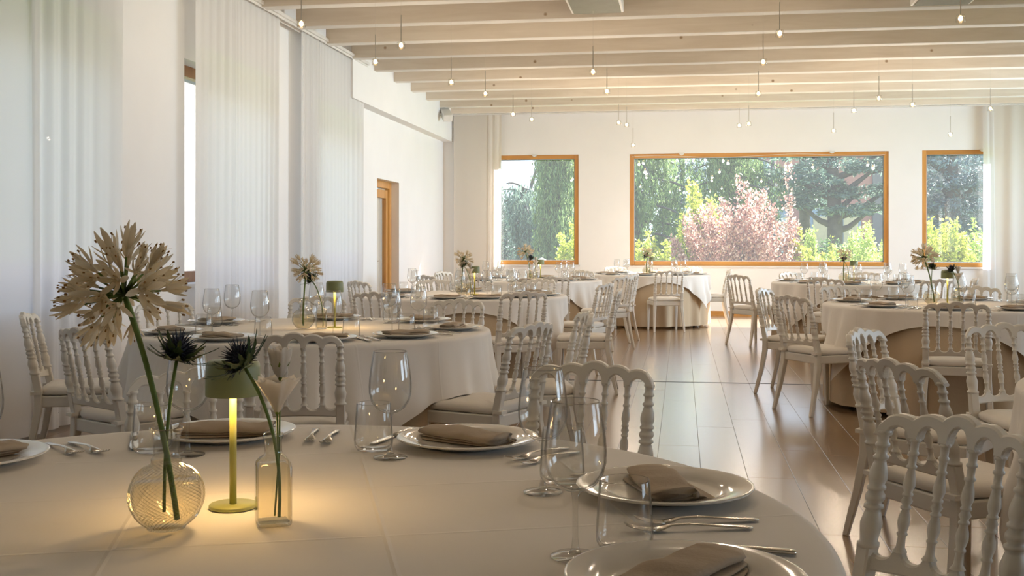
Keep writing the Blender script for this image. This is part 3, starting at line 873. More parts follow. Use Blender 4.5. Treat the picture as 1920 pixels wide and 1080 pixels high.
# ------------------------------------------------------------------ tableware prototypes
def wine_mb():
    bowl = MB().lathe([(0.006, 0.098), (0.018, 0.101), (0.032, 0.110), (0.042, 0.125), (0.0465, 0.143), (0.047, 0.160), (0.0455, 0.180), (0.042, 0.205), (0.0375, 0.232), (0.0368, 0.2345), (0.0362, 0.232),
                       (0.0405, 0.205), (0.044, 0.180), (0.0455, 0.160), (0.045, 0.144), (0.0405, 0.127), (0.031, 0.1125), (0.018, 0.1045), (0.003, 0.1025)], 28, cap0=False, cap1=False)
    stem = MB().lathe([(0.010, 0.006), (0.0060, 0.014), (0.0042, 0.030), (0.0040, 0.070), (0.0046, 0.088), (0.0075, 0.0985)], 14)
    foot = MB().lathe([(0.036, 0.0), (0.0375, 0.0015), (0.0365, 0.003), (0.022, 0.005), (0.010, 0.0085), (0.004, 0.011)], 28)
    return bowl, stem, foot
def make_wine():
    b, s, f = wine_mb()
    root = tag(empty('wine_glass'), 'x', 'wine glass', 'clear wine glasses')
    b.obj('bowl', M['glass'], root); s.obj('stem', M['stemglass'], root); f.obj('foot', M['stemglass'], root)
    return root
def make_tumbler():
    o = MB().lathe([(0.030, 0.0), (0.038, 0.002), (0.0435, 0.012), (0.0445, 0.024), (0.0425, 0.060), (0.039, 0.106), (0.0383, 0.1075), (0.0375, 0.106), (0.041, 0.060), (0.043, 0.026), (0.0415, 0.015), (0.034, 0.0085), (0.002, 0.008)], 28, cap1=False).obj('tumbler', M['glass'])
    return tag(o, 'x', 'tumbler', 'clear water tumblers')
def make_plate():
    r = 0.165
    o = MB().lathe([(0.085, 0.0), (0.092, 0.001), (0.105, 0.006), (0.135, 0.013), (r - 0.003, 0.019), (r, 0.0215), (r - 0.001, 0.0235), (r - 0.005, 0.0238), (0.135, 0.0195), (0.119, 0.0165), (0.113, 0.0135), (0.105, 0.0095), (0.095, 0.0085), (0.0, 0.0085)], 56, cap1=False).obj('dinner_plate', M['china'])
    return tag(o, 'x', 'plate', 'pale dinner plates')
def make_napkin(seed):
    q = random.Random(seed); mb = MB()
    def slab(L, wd, th, zc, yo, tw, wav):
        rings = []
        for i in range(19):
            u = i / 18 - 0.5
            rg = []
            e = 1 - 0.10 * abs(2 * u) ** 4
            for k in range(20):
                a = 2 * pi * k / 20
                cx, cy = cos(a), sin(a)
                yy = (abs(cx) ** 0.55) * (1 if cx > 0 else -1) * wd / 2 * e
                zz = (abs(cy) ** 0.8) * (1 if cy > 0 else -1) * th / 2
                zz += wav * (sin(u * 9 + seed + yy * 30) + 0.6 * sin(u * 17 + seed * 2)) * (0.5 + 0.5 * (cy > 0)) * (1 if zc > 0.012 else 0.25)
                zz -= (0.5 + 0.5 * cx) * th * 0.18
                rg.append((u * L + 0.006 * sin(k + seed) * (abs(u) > 0.49), yy + yo + tw * u, max(0.0, zc + zz)))
            rings.append(rg)
        mb.loft(rings)
    slab(0.205, 0.112, 0.006, 0.004, -0.012, 0.02, 0.001)
    slab(0.212, 0.096, 0.007, 0.010, -0.006, 0.0, 0.001)
    slab(0.222, 0.090, 0.018, 0.021, 0.004, -0.016, 0.0022)
    # the tucked roll that shows at one end
    slab2 = MB()
    mb.tube([(-0.107, -0.030, 0.016), (-0.06, -0.033, 0.017), (0.0, -0.034, 0.017)], [0.007, 0.0075, 0.006], 8)
    o = mb.obj('napkin', M['napkin'])
    return tag(o, 'x', 'napkin', 'folded sand napkins')
def sweep(mb, pts, ws, th):
    """flat bar along x-z with width in y"""
    rings = []
    for (x, z), w in zip(pts, ws):
        h = th / 2
        rings.append([(x, -w / 2, z - h * 0.6), (x, w / 2, z - h * 0.6), (x, w / 2, z + h * 0.6), (x, w * 0.25, z + h), (x, -w * 0.25, z + h), (x, -w / 2, z + h * 0.6)])
    mb.loft(rings, smooth=True)
def make_fork():
    mb = MB()
    sweep(mb, [(-0.105, 0.003), (-0.095, 0.004), (-0.05, 0.007), (0.0, 0.011), (0.03, 0.010), (0.045, 0.006), (0.058, 0.0035)], [0.010, 0.018, 0.013, 0.007, 0.008, 0.022, 0.024], 0.003)
    for k in range(4):
        y0 = -0.0096 + 0.0064 * k
        m2 = MB(); sweep(m2, [(0.056, 0.0037), (0.075, 0.0045), (0.095, 0.009), (0.107, 0.0135)], [0.0042, 0.0036, 0.003, 0.0018], 0.0022)
        mb.add([(v[0], v[1] + y0, v[2]) for v in m2.v], m2.f, True)
    return tag(mb.obj('fork', M['steel']), 'x', 'fork', 'steel forks')
def make_knife():
    mb = MB()
    sweep(mb, [(-0.115, 0.004), (-0.105, 0.005), (-0.05, 0.005), (-0.01, 0.005)], [0.010, 0.017, 0.014, 0.011], 0.007)
    sweep(mb, [(-0.012, 0.005), (0.01, 0.004), (0.07, 0.004), (0.10, 0.004), (0.117, 0.004)], [0.012, 0.019, 0.021, 0.016, 0.003], 0.002)
    return tag(mb.obj('table_knife', M['steel']), 'x', 'knife', 'steel table knives')
PR = {'wine': make_wine(), 'tumbler': make_tumbler(), 'plate': make_plate(), 'fork': make_fork(), 'knife': make_knife()}
for k in PR: register(PR[k])
NAP = [make_napkin(3), make_napkin(8)]
for k in NAP: register(k)
fresh = {}
def inst(key, proto):
    if key not in fresh: fresh[key] = 1; return proto
    return copy_tree(proto)
def setting(t, ang, napflip=0, rp=None, hand=()):
    cx, cy = TAB[t]; r = TR[t]
    rp = rp or r - 0.205
    hh = clock(t, ang, 'set'); T_ = TP[t]
    def at(da, rr):
        a = R(ang + da); return (cx + rr * cos(a), cy + rr * sin(a))
    j = lambda s: (rnd.random() - 0.5) * s
    p = at(0, rp)
    place(inst('plate', PR['plate']), (p[0], p[1], ZT + 0.0006), rnd.random() * 6, "pale dinner plate under a napkin at %s of %s" % (hh, T_))
    ni = rnd.randrange(2)
    place(inst('nap%d' % ni, NAP[ni]), (p[0] + j(0.01), p[1] + j(0.01), ZT + 0.0095), R(ang + 90 + j(24) + napflip), "folded sand napkin on the plate at %s of %s" % (hh, T_))
    w = at(7 + j(2), r - 0.40 + j(0.03))
    place(inst('wine', PR['wine']), (w[0], w[1], ZT + 0.0006), 0, "clear wine glass at %s of %s" % (hh, T_))
    w = at(12.5 + j(2), r - 0.335 + j(0.02))
    place(inst('tumbler', PR['tumbler']), (w[0], w[1], ZT + 0.0006), 0, "clear water tumbler at %s of %s" % (hh, T_))
    for k, dd in enumerate((-14.5, -18.0)):
        f = at(dd * 0.81 / rp, rp + 0.0 - k * 0.02)
        place(inst('fork', PR['fork']), (f[0], f[1], ZT + 0.0008), R(ang + dd * 0.6 + 180 + j(8)), "%s steel fork beside the plate at %s of %s" % (('inner', 'outer')[k], hh, T_))
    f = at(14.5, rp + 0.02)
    place(inst('knife', PR['knife']), (f[0], f[1], ZT + 0.0006), R(ang + 188 + j(6)), "steel knife beside the plate at %s of %s" % (hh, T_))
SEATS = {'T0': [-16, 23.5, 69, 111, 151], 'T1': [-146, -106, -68, -35, 4, 52, 100, 157], 'T2': [-130, -88, -62, -35, -5, 40, 95, 150], 'T3': [-130, -85, -45, -5, 35, 80, 130, 175],
         'T4': [-140, -95, -50, -10, 40, 85, 130, 175], 'T5': [-142, -105, -68, -25, 20, 65, 110, 160], 'T6': [-140, -100, -60, -15, 30, 75, 115, 165], 'T7': [170, 128]}
for t in SEATS:
    for a in SEATS[t]: setting(t, a)

# ------------------------------------------------------------------ centrepieces
def petal_strip(mb, base, d, up, L, Wd, curl, n=4):
    """one petal from base along d, curling away from up"""
    side = d.cross(up)
    if side.length < 1e-5: side = d.cross(Vector((1, 0, 0)))
    side.normalize(); nn = side.cross(d).normalized()
    vs = []
    for i in range(n + 1):
        s = i / n
        w = Wd * (sin(pi * (0.12 + 0.80 * s)) ** 0.8) * (1.0 if s < 0.9 else 0.6)
        p = base + d * (L * s) - nn * (curl * L * s * s)
        vs.append(tuple(p - side * w / 2)); vs.append(tuple(p + nn * (w * 0.18))); vs.append(tuple(p + side * w / 2))
    fs = []
    for i in range(n):
        a = i * 3
        fs += [(a, a + 1, a + 4, a + 3), (a + 1, a + 2, a + 5, a + 4)]
    mb.add(vs, fs, True)
def floret_mesh(seed, openness):
    """an agapanthus floret pointing along +z from its origin: tube, six petals, stamens"""
    q = random.Random(seed); mb = MB()
    mb.lathe([(0.0012, 0.0), (0.0028, 0.004), (0.0042, 0.014), (0.0050, 0.018)], 7, cap1=False)
    for k in range(6):
        a = k * pi / 3 + q.random() * 0.25
        o = Vector((cos(a), sin(a), 0))
        sp = openness * (0.8 + 0.4 * q.random())
        d = (Vector((0, 0, 1)) * (1 - 0.55 * sp) + o * sp).normalized()
        petal_strip(mb, o * 0.0030 + Vector((0, 0, 0.013)), d, o, 0.034 + 0.010 * q.random(), 0.0104, 0.05 + 0.5 * q.random() ** 2)
    st = MB()
    for k in range(4):
        a = k * 1.6 + q.random()
        o = Vector((cos(a), sin(a), 0))
        e = o * 0.012 + Vector((0, 0, 0.047))
        mb.tube([tuple(Vector((0, 0, 0.016))), tuple(o * 0.005 + Vector((0, 0, 0.034))), tuple(e)], 0.0006, 4)
        st.box(tuple(e), (0.0022, 0.0022, 0.004))
    return mb.mesh('floret', M['petal']), st.mesh('anther', M['anther'])
FLO = [floret_mesh(i, o) for i, o in enumerate((0.42, 0.62, 0.14, 0.85))]
pedm = MB().tube([(0, 0, 0), (0, 0, 0.5), (0, 0, 1)], [0.0026, 0.0019, 0.0019], 5).mesh('pedicel', M['pedicel'])
def make_agapanthus(head, foot, bend, n, scale, seed, depth=1):
    """head: centre of the flower head relative to the vase foot; stem runs down into the vase"""
    root = tag(empty('agapanthus'), 'x', 'flower', 'agapanthus heads in the vases')
    q = random.Random(seed)
    H_ = Vector(head); F_ = Vector(foot); B_ = Vector(bend)
    pts = [tuple((1 - s) ** 2 * F_ + 2 * s * (1 - s) * B_ + s * s * H_) for s in [i / 14 for i in range(15)]]
    MB().tube(pts, [0.0050 * scale ** 0.5] * 12 + [0.0055 * scale ** 0.5, 0.006 * scale ** 0.5, 0.004], 8).obj('stem', M['stem'], root)
    ax = (H_ - B_).normalized()
    ga = pi * (3 - sqrt(5))
    rot = Vector((0, 0, 1)).rotation_difference(ax)
    for i in range(n):
        zc = 1 - 1.62 * (i + 0.5) / n
        rr = sqrt(max(0, 1 - zc * zc)); a = i * ga + q.random() * 0.35
        d = rot @ Vector((rr * cos(a), rr * sin(a), zc + (q.random() - 0.5) * 0.2))
        d.normalize()
        L = (0.046 + 0.030 * q.random()) * scale
        pe = link('pedicel', pedm, root)
        pe.location = head; pe.rotation_mode = 'QUATERNION'; pe.rotation_quaternion = Vector((0, 0, 1)).rotation_difference(d); pe.scale = (1, 1, L)
        fm, am = FLO[q.choice((0, 0, 1, 2, 3))]
        f = link('floret', fm, root)
        dd = (d + Vector((0, 0, -0.3)) * q.random() + Vector((q.random() - .5, q.random() - .5, q.random() - .5)) * 0.8).normalized()
        f.location = H_ + d * L; f.rotation_mode = 'QUATERNION'; f.rotation_quaternion = Vector((0, 0, 1)).rotation_difference(dd)
        s_ = scale * (0.80 + 0.50 * q.random()); f.scale = (s_, s_, s_)
        if depth: link('anther', am, f)
    return root
def make_thistle(head, foot, bend, seed):
    root = tag(empty('thistle'), 'x', 'flower', 'blue thistles in the vases')
    q = random.Random(seed); H_ = Vector(head); F_ = Vector(foot); B_ = Vector(bend)
    pts = [tuple((1 - s) ** 2 * F_ + 2 * s * (1 - s) * B_ + s * s * H_) for s in [i / 10 for i in range(11)]]
    MB().tube(pts, 0.0029, 7).obj('stem', M['stem'], root)
    up = (H_ - B_).normalized(); rot = Vector((0, 0, 1)).rotation_difference(up)
    core = MB(); hc = H_ + up * 0.016
    core.lathe([(0.004, -0.016), (0.013, -0.008), (0.017, 0.003), (0.014, 0.015), (0.006, 0.023), (0.001, 0.025)], 12, c=tuple(hc))
    n = 150; ga = pi * (3 - sqrt(5))
    for i in range(n):
        zc = 1 - 1.55 * (i + 0.5) / n; rr = sqrt(max(0, 1 - zc * zc)); a = i * ga
        d = rot @ Vector((rr * cos(a), rr * sin(a), zc)); d.normalize()
        b = hc + Vector((d.x * 0.014, d.y * 0.014, d.z * 0.019)); L = 0.010 + 0.012 * q.random()
        core.tube([tuple(b), tuple(b + d * L)], [0.0016, 0.0003], 4, cap=False)
    core.obj('flower_head', M['thistle'], root)
    # spiny bracts, each a toothed blade
    for k in range(22):
        a = k * 2 * pi / 11 + q.random() * 0.3
        el = -0.15 + 0.5 * q.random() + (0.35 if k >= 11 else 0)
        d = rot @ Vector((cos(a) * cos(el), sin(a) * cos(el), sin(el)))
        side = (rot @ Vector((-sin(a), cos(a), 0))); nn = d.cross(side)
        L = 0.046 + 0.022 * q.random(); mb = MB(); vs = []; fs = []
        b = H_ + d * 0.006
        m_ = 7
        for i in range(m_):
            s = i / (m_ - 1); w = 0.009 * (1 - s) ** 0.8 * (1.5 if i % 2 else 0.65) + 0.0004
            p = b + d * (L * s) + nn * (0.010 * s * s)
            vs += [tuple(p - side * w), tuple(p + nn * 0.001), tuple(p + side * w)]
        for i in range(m_ - 1):
            t_ = i * 3; fs += [(t_, t_ + 1, t_ + 4, t_ + 3), (t_ + 1, t_ + 2, t_ + 5, t_ + 4)]
        mb.add(vs, fs, False); mb.obj('bract', M['thistleleaf'], root)
    return root
def make_lisianthus(base, heads, seed):
    root = tag(empty('lisianthus'), 'x', 'flower', 'white lisianthus in the bottles')
    q = random.Random(seed)
    st = MB(); bx = Vector(base)
    for (h, opn, sz) in heads:
        h = Vector(h)
        st.tube([tuple(bx), tuple(bx * 0.55 + h * 0.45 + Vector((0.004, 0.0, 0))), tuple(h)], 0.0016, 6)
        ca = MB(); hd = MB()
        for k in range(5):
            a = k * 2 * pi / 5
            petal_strip(ca, h + Vector((cos(a) * 0.002, sin(a) * 0.002, -0.004)), Vector((cos(a) * 0.35, sin(a) * 0.35, 1)).normalized(), Vector((cos(a), sin(a), 0)), 0.028 * sz, 0.006, -0.15)
        # ruffled trumpet, two turns of overlapping petal
        rings = []
        for j in range(8):
            v = j / 7
            rg = []
            for i in range(40):
                a = 2 * pi * i / 40
                rad = (0.003 + (0.007 + 0.022 * opn) * v ** (1.1 if opn > 0.5 else 0.55)) * sz * (1 + 0.10 * v * sin(a * 5 + j * 0.2) + 0.05 * v * sin(a * 11))
                if opn < 0.5 and v > 0.75: rad *= 1 - 0.5 * (v - 0.75)
                rg.append((h.x + rad * cos(a), h.y + rad * sin(a), h.z + 0.040 * sz * v + 0.003 * v * sin(a * 7)))
            rings.append(rg)
        hd.loft(rings, cap=False)
        rings2 = [[(h.x + (p[0] - h.x) * 0.7, h.y + (p[1] - h.y) * 0.7, p[2] - 0.002) for p in rg] for rg in rings]
        hd.loft(rings2, cap=False)
        for i in range(3): hd.lathe([(0.003 * sz, 0.012 * sz), ((0.006 + 0.003 * i) * sz, 0.028 * sz), ((0.004 + 0.004 * i) * sz, 0.037 * sz)], 12, c=tuple(h), cap0=False, cap1=False)
        hd.obj('blossom', M['rosepetal'], root); ca.obj('calyx', M['calyx'], root)
    st.obj('stem', M['stem'], root)
    return root
def make_vase():
    root = tag(empty('vase'), 'x', 'vase', 'round cut-glass bud vases')
    prof = []
    for i in range(39):
        z = 0.004 + (0.118 - 0.004) * i / 38
        zz = (z - 0.058) / 0.058
        r = 0.0595 * sqrt(max(0.0, 1 - zz * zz)) if abs(zz) < 1 else 0
        prof.append((max(r, 0.0245 if z > 0.1 else 0.030), z))
    n = 72; vs = []; fs = []
    for i, (r, z) in enumerate(prof):
        amp = 0.0020 * min(1, max(0, (0.110 - z) / 0.01)) * min(1, z / 0.012)
        for k in range(n):
            a = 2 * pi * k / n
            rr = r + (amp if (i + k) % 2 else -amp * 0.4)      # raised diamond studs
            vs.append((rr * cos(a), rr * sin(a), z))
    for i in range(len(prof) - 1):
        for k in range(n):
            k2 = (k + 1) % n
            fs.append((i * n + k, i * n + k2, (i + 1) * n + k2, (i + 1) * n + k))
    fs.append(tuple(range(n - 1, -1, -1)))
    MB().add(vs, fs, False).obj('globe', M['vase'], root)
    MB().lathe([(0.0245, 0.1175), (0.0215, 0.122), (0.0205, 0.132), (0.021, 0.148), (0.0235, 0.160), (0.027, 0.1655), (0.0275, 0.168), (0.0265, 0.169), (0.0225, 0.162), (0.0195, 0.148), (0.0190, 0.132), (0.020, 0.122)], 28, cap0=False, cap1=False).obj('neck', M['stemglass'], root)
    MB().lathe([(0.026, 0.007), (0.042, 0.020), (0.053, 0.040), (0.0555, 0.058), (0.052, 0.076), (0.050, 0.080), (0.0, 0.0801)], 32, cap1=False).obj('water', M['water'], root)
    return root
def make_bottle():
    root = tag(empty('glass_bottle'), 'x', 'bottle', 'square clear bud bottles')
    def sq(h, z, e=0.22, n=32):
        rg = []
        for k in range(n):
            a = 2 * pi * k / n + pi / 4; cx, cy = cos(a), sin(a)
            rg.append((h * abs(cx) ** e * (1 if cx > 0 else -1), h * abs(cy) ** e * (1 if cy > 0 else -1), z))
        return rg
    rings = [sq(0.024, 0), sq(0.0275, 0.002), sq(0.0285, 0.006), sq(0.0285, 0.097), sq(0.027, 0.104, 0.3), sq(0.022, 0.111, 0.5), sq(0.0155, 0.117, 0.9), sq(0.0145, 0.122, 1), sq(0.0145, 0.142, 1), sq(0.0172, 0.144, 1), sq(0.0172, 0.151, 1), sq(0.0150, 0.153, 1), sq(0.0125, 0.152, 1)]
    MB().loft(rings, cap=False).add(sq(0.024, 0.0), [tuple(range(31, -1, -1))]).add(sq(0.024, 0.006), [tuple(range(32))]).obj('body', M['vase'], root)
    MB().loft([sq(0.0255, 0.007), sq(0.0262, 0.012), sq(0.0262, 0.094), sq(0.022, 0.102, 0.4)]).obj('water', M['water'], root)
    return root
def make_lamp():
    root = tag(empty('table_lamp'), 'x', 'table lamp', 'small sage green table lamps')
    MB().lathe([(0.040, 0.0), (0.042, 0.0015), (0.042, 0.0055), (0.0405, 0.007), (0.0, 0.007)], 40, cap1=False).obj('base', M['lampstem'], root)
    MB().lathe([(0.0063, 0.007), (0.0063, 0.225)], 14).obj('pole', M['lampstem'], root)
    MB().lathe([(0.0475, 0.200), (0.0482, 0.202), (0.0475, 0.250), (0.0455, 0.258), (0.040, 0.262), (0.0, 0.2625), (0.0, 0.2595), (0.039, 0.2592), (0.0445, 0.255), (0.0458, 0.248), (0.0462, 0.202), (0.0475, 0.200)], 40, cap0=False, cap1=False).obj('lamp_shade', M['lampgreen'], root)
    MB().lathe([(0.012, 0.2225), (0.040, 0.2225), (0.040, 0.2255), (0.012, 0.2255)], 32).obj('diffuser', M['lampglow'], root)
    return root
PROTO = {}
PROTO['vase'] = make_vase(); PROTO['bottle'] = make_bottle(); PROTO['lamp'] = make_lamp()
for k in list(PROTO): register(PROTO[k])
AG = [make_agapanthus((-0.085, 0.02, 0.385), (0.022, -0.006, 0.02), (-0.012, 0.0, 0.23), 42, 0.92, 4),
      make_agapanthus((0.018, 0.0, 0.325), (0.0, 0.0, 0.02), (0.0, 0.0, 0.2), 30, 0.78, 9),
      make_agapanthus((-0.055, 0.01, 0.36), (0.02, 0.0, 0.02), (0.0, 0.0, 0.21), 34, 0.95, 12)]
THI = [make_thistle((0.008, 0.02, 0.275), (-0.004, 0.0, 0.03), (-0.004, 0.0, 0.17), 2), make_thistle((-0.045, -0.012, 0.262), (0.010, 0.0, 0.012), (0.020, 0.0, 0.16), 5)]
LI = [make_lisianthus((0.0, 0.006, 0.012), [((0.002, 0.012, 0.186), 0.75, 1.40), ((0.004, 0.02, 0.243), 0.30, 1.25)], 3)]
for g in (AG, THI, LI):
    for o in g: register(o)
#            vase offset, lamp offset, bottle offset, agapanthus kind, lisianthus shown
CEN = {'T0': ((-0.046, -0.047), (-0.001, 0.117), (0.112, 0.019), 0, 1), 'T1': ((-0.055, -0.03), (0.085, 0.09), (0.03, 0.02), 1, 0), 'T2': ((0.0, 0.0), (0.11, 0.05), (0.075, -0.02), 1, 1), 'T3': ((0.02, 0), (0.16, 0.05), (0.10, -0.02), 2, 1),
       'T4': ((-0.06, 0), (0.03, 0.05), (-0.02, -0.03), 1, 0), 'T5': ((-0.16, -0.04), (-0.02, 0.06), (0.04, -0.02), 2, 1), 'T6': ((-0.11, 0.0), (0.02, 0.05), (-0.06, -0.02), 1, 0), 'T7': ((0, 0), (0.10, 0.05), (0.1, -0.08), 2, 1)}
for t, (v, l, b, ak, lis) in CEN.items():
    if t == 'T7': continue
    x, y = TAB[t]; z = ZT + 0.0006; T_ = TP[t]
    place(inst('vase', PROTO['vase']), (x + v[0], y + v[1], z), 0, 'round diamond-cut glass vase holding agapanthus on %s' % T_)
    lampo = place(inst('lamp', PROTO['lamp']), (x + l[0], y + l[1], z), 0, 'sage green cordless table lamp, lit, on %s' % T_)
    place(inst('bottle', PROTO['bottle']), (x + b[0], y + b[1], z), R(28), 'square clear glass bottle with flower stems on %s' % T_)
    place(inst('ag%d' % ak, AG[ak]), (x + v[0], y + v[1], z), 0, 'cream agapanthus flower head on a long stem on %s' % T_)
    place(inst('th0', THI[0]), (x + v[0], y + v[1], z), 0, 'dark blue thistle in the round vase on %s' % T_)
    place(inst('th1', THI[1]), (x + b[0], y + b[1], z), 0, 'dark blue thistle in the square bottle on %s' % T_)
    if lis: place(inst('li0', LI[0]), (x + b[0], y + b[1], z), 0, 'white lisianthus stem with bud in the bottle on %s' % T_)
    ld = bpy.data.lights.new('lamp_light', 'POINT'); ld.energy = LAMP_W; ld.color = (1.0, 0.62, 0.25); ld.shadow_soft_size = 0.03
    lo = bpy.data.objects.new('light', ld); C.objects.link(lo); lo.parent = lampo; lo.location = (0, 0, 0.205)

# ------------------------------------------------------------------ garden
def wpt(px, yw, z=None, py=None):
    """point seen through pixel column px at world distance yw"""
    v = d2(px); t_ = yw / v[1]
    if py is not None: z = CH + (457 - py) * t_ / FPX
    return (v[0] * t_, yw, z if z is not None else 0.0)
GZ = -0.35
tag(MB().bb(-60, 60, YB + TW, 110, GZ - 0.2, GZ).bb(-60, XL - TW, -20, YB + TW, GZ - 0.2, GZ).bb(XR + TW, 60, -20, YB + TW, GZ - 0.2, GZ).obj('ground', M['lawn']), kind='structure')
nr = np.random.default_rng(11)
def cards(name, P, D, Lw, m, parent, droop=0.0):
    """leaves as bent four-point blades: P centres, D directions, Lw (length, width) arrays"""
    n = len(P)
    L = Lw[0].reshape(-1, 1); Wd = Lw[1].reshape(-1, 1)
    D = D / np.linalg.norm(D, axis=1, keepdims=True)
    rv = nr.normal(size=(n, 3)); S = np.cross(D, rv); S /= np.linalg.norm(S, axis=1, keepdims=True) + 1e-9
    Nn = np.cross(S, D)
    V = np.empty((n, 4, 3))
    V[:, 0] = P; V[:, 1] = P + D * L * 0.45 + S * Wd * 0.5 + Nn * L * 0.06; V[:, 2] = P + D * L; V[:, 3] = P + D * L * 0.45 - S * Wd * 0.5 + Nn * L * 0.06
    me = bpy.data.meshes.new(name)
    me.vertices.add(n * 4); me.vertices.foreach_set('co', V.reshape(-1))
    me.loops.add(n * 4); me.loops.foreach_set('vertex_index', np.arange(n * 4, dtype=np.int32))
    me.polygons.add(n); me.polygons.foreach_set('loop_start', np.arange(0, n * 4, 4, dtype=np.int32))
    me.materials.append(m); me.update(calc_edges=True)
    o = link(name, me, parent)
    return tag(o, kind='stuff')
def shrub(name, label, px, yw, w, h, stems, per, leafsz, m, spread=0.5, cat='shrub', base=0.0, upright=0.6, group=None, seed=1, trunk=True, lowfrac=0.15):
    q = np.random.default_rng(seed)
    b = wpt(px, yw)
    root = tag(empty(name, (b[0], b[1], GZ)), label, cat, group)
    h = h - GZ
    Ps = []; Ds = []
    tb = MB()
    for s in range(stems):
        a = q.random() * 2 * pi; rr = sqrt(q.random())
        hh = h * (1 - 0.55 * rr ** 2) * (0.72 + 0.3 * q.random())
        ex, ey = cos(a) * rr * w / 2, sin(a) * rr * w / 2 * 0.8
        p0 = np.array([ex * 0.15, ey * 0.15, 0.05]); p2 = np.array([ex, ey, hh]); p1 = np.array([ex * (0.55 + spread * 0.4), ey * (0.55 + spread * 0.4), hh * (0.5)])
        if trunk and s < 26:
            tb.tube([tuple((1 - u) ** 2 * p0 + 2 * u * (1 - u) * p1 + u * u * p2) for u in (0, .25, .5, .75, .95)], [0.02, 0.014, 0.01, 0.007, 0.004], 5)
        u = (lowfrac + (1 - lowfrac) * q.random(per) ** 0.8).reshape(-1, 1)
        P = (1 - u) ** 2 * p0 + 2 * u * (1 - u) * p1 + u * u * p2
        sc = 0.06 * h * (1.1 - 0.8 * u)
        P = P + q.normal(size=(per, 3)) * sc * 0.6
        D = q.normal(size=(per, 3)) * 0.8 + np.array([0, 0, upright])
        Ps.append(P); Ds.append(D)
    P = np.concatenate(Ps); D = np.concatenate(Ds); n = len(P)
    P[:, 2] = np.maximum(P[:, 2], 0.02)
    Lw = (leafsz * (0.7 + 0.6 * q.random(n)), leafsz * 0.5 * (0.7 + 0.6 * q.random(n)))
    cards('foliage', P, D, Lw, m, root)
    if trunk: tb.obj('branch', M['bark'], root)
    return root
LF = {
 'weep': leaf('weeping_cedar_needles', [(0.08, 0.15, 0.06), (0.19, 0.28, 0.11), (0.30, 0.38, 0.15)], 0.45),
 'cedar': leaf('blue_cedar_needles', [(0.08, 0.14, 0.12), (0.17, 0.25, 0.20), (0.28, 0.36, 0.26)], 0.35),
 'far': leaf('distant_conifer_needles', [(0.10, 0.15, 0.17), (0.20, 0.27, 0.27)], 0.3),
 'yellow': leaf('yellow_green_leaves', [(0.22, 0.30, 0.03), (0.42, 0.46, 0.06), (0.60, 0.58, 0.12)], 0.55, 0.4),
 'lime': leaf('lime_leaves', [(0.20, 0.32, 0.05), (0.38, 0.48, 0.10), (0.62, 0.66, 0.25)], 0.55, 0.4),
 'plum': leaf('copper_plum_leaves', [(0.20, 0.085, 0.08), (0.40, 0.20, 0.16), (0.55, 0.34, 0.26), (0.68, 0.52, 0.44)], 0.5, 0.35),
 'dark': leaf('dark_shrub_leaves', [(0.03, 0.06, 0.05), (0.10, 0.15, 0.12)], 0.3),
 'hedge': leaf('mixed_shrub_leaves', [(0.06, 0.12, 0.05), (0.16, 0.24, 0.10)], 0.35),
 'brown': leaf('thin_brown_leaves', [(0.22, 0.15, 0.08), (0.34, 0.28, 0.14)], 0.4),
}
def weeping(label, px, yw, h, nb, reach, m, seed, name='weeping_cedar', strands=16, per=34, zmin=0.5, cardL=0.16):
    q = np.random.default_rng(seed)
    b = wpt(px, yw); root = tag(empty(name, (b[0], b[1], GZ)), label, 'tree')
    tb = MB().tube([(0, 0, 0), (0.1, 0, h * 0.4), (0.0, 0.05, h * 0.8), (0.05, 0, h)], [0.22, 0.18, 0.12, 0.05], 9)
    Ps = []; Ds = []
    for k in range(nb):
        z0 = zmin + 1.2 + (h - zmin - 1.2) * (k + q.random()) / nb
        a = k * 2.4 + q.random(); rc = reach * (1.05 - 0.55 * (z0 / h)) * (0.65 + 0.5 * q.random())
        o = np.array([cos(a), sin(a), 0.0])
        pts = []
        for s in np.linspace(0, 1, 7): pts.append(np.array([0, 0, z0]) + o * rc * s + np.array([0, 0, 0.45 * s - 0.95 * s * s * rc * 0.5]))
        tb.tube([tuple(p) for p in pts], [0.06, 0.05, 0.04, 0.035, 0.03, 0.02, 0.012], 5)
        for j in range(strands):
            s = 0.25 + 0.75 * q.random(); i = min(5, int(s * 6)); p = pts[i] + (pts[i + 1] - pts[i]) * (s * 6 - i) if i < 6 else pts[6]
            p = p + q.normal(size=3) * np.array([0.16, 0.16, 0.03])
            ln = min(p[2] - 0.15, (0.5 + 1.3 * q.random()))
            if ln < 0.1: continue
            t_ = q.random(per).reshape(-1, 1)
            P = p + np.array([0, 0, -1.0]) * ln * t_ + q.normal(size=(per, 3)) * np.array([0.05, 0.05, 0.03]) * (1 - 0.5 * t_)
            Ps.append(P); Ds.append(q.normal(size=(per, 3)) * 0.35 + np.array([0, 0, -1.0]))
    P = np.concatenate(Ps); D = np.concatenate(Ds); n = len(P)
    cards('foliage', P, D, (cardL * (0.6 + 0.8 * q.random(n)), cardL * 0.22 * (0.7 + 0.6 * q.random(n))), m, root)
    tb.obj('trunk', M['bark'], root)
    return root
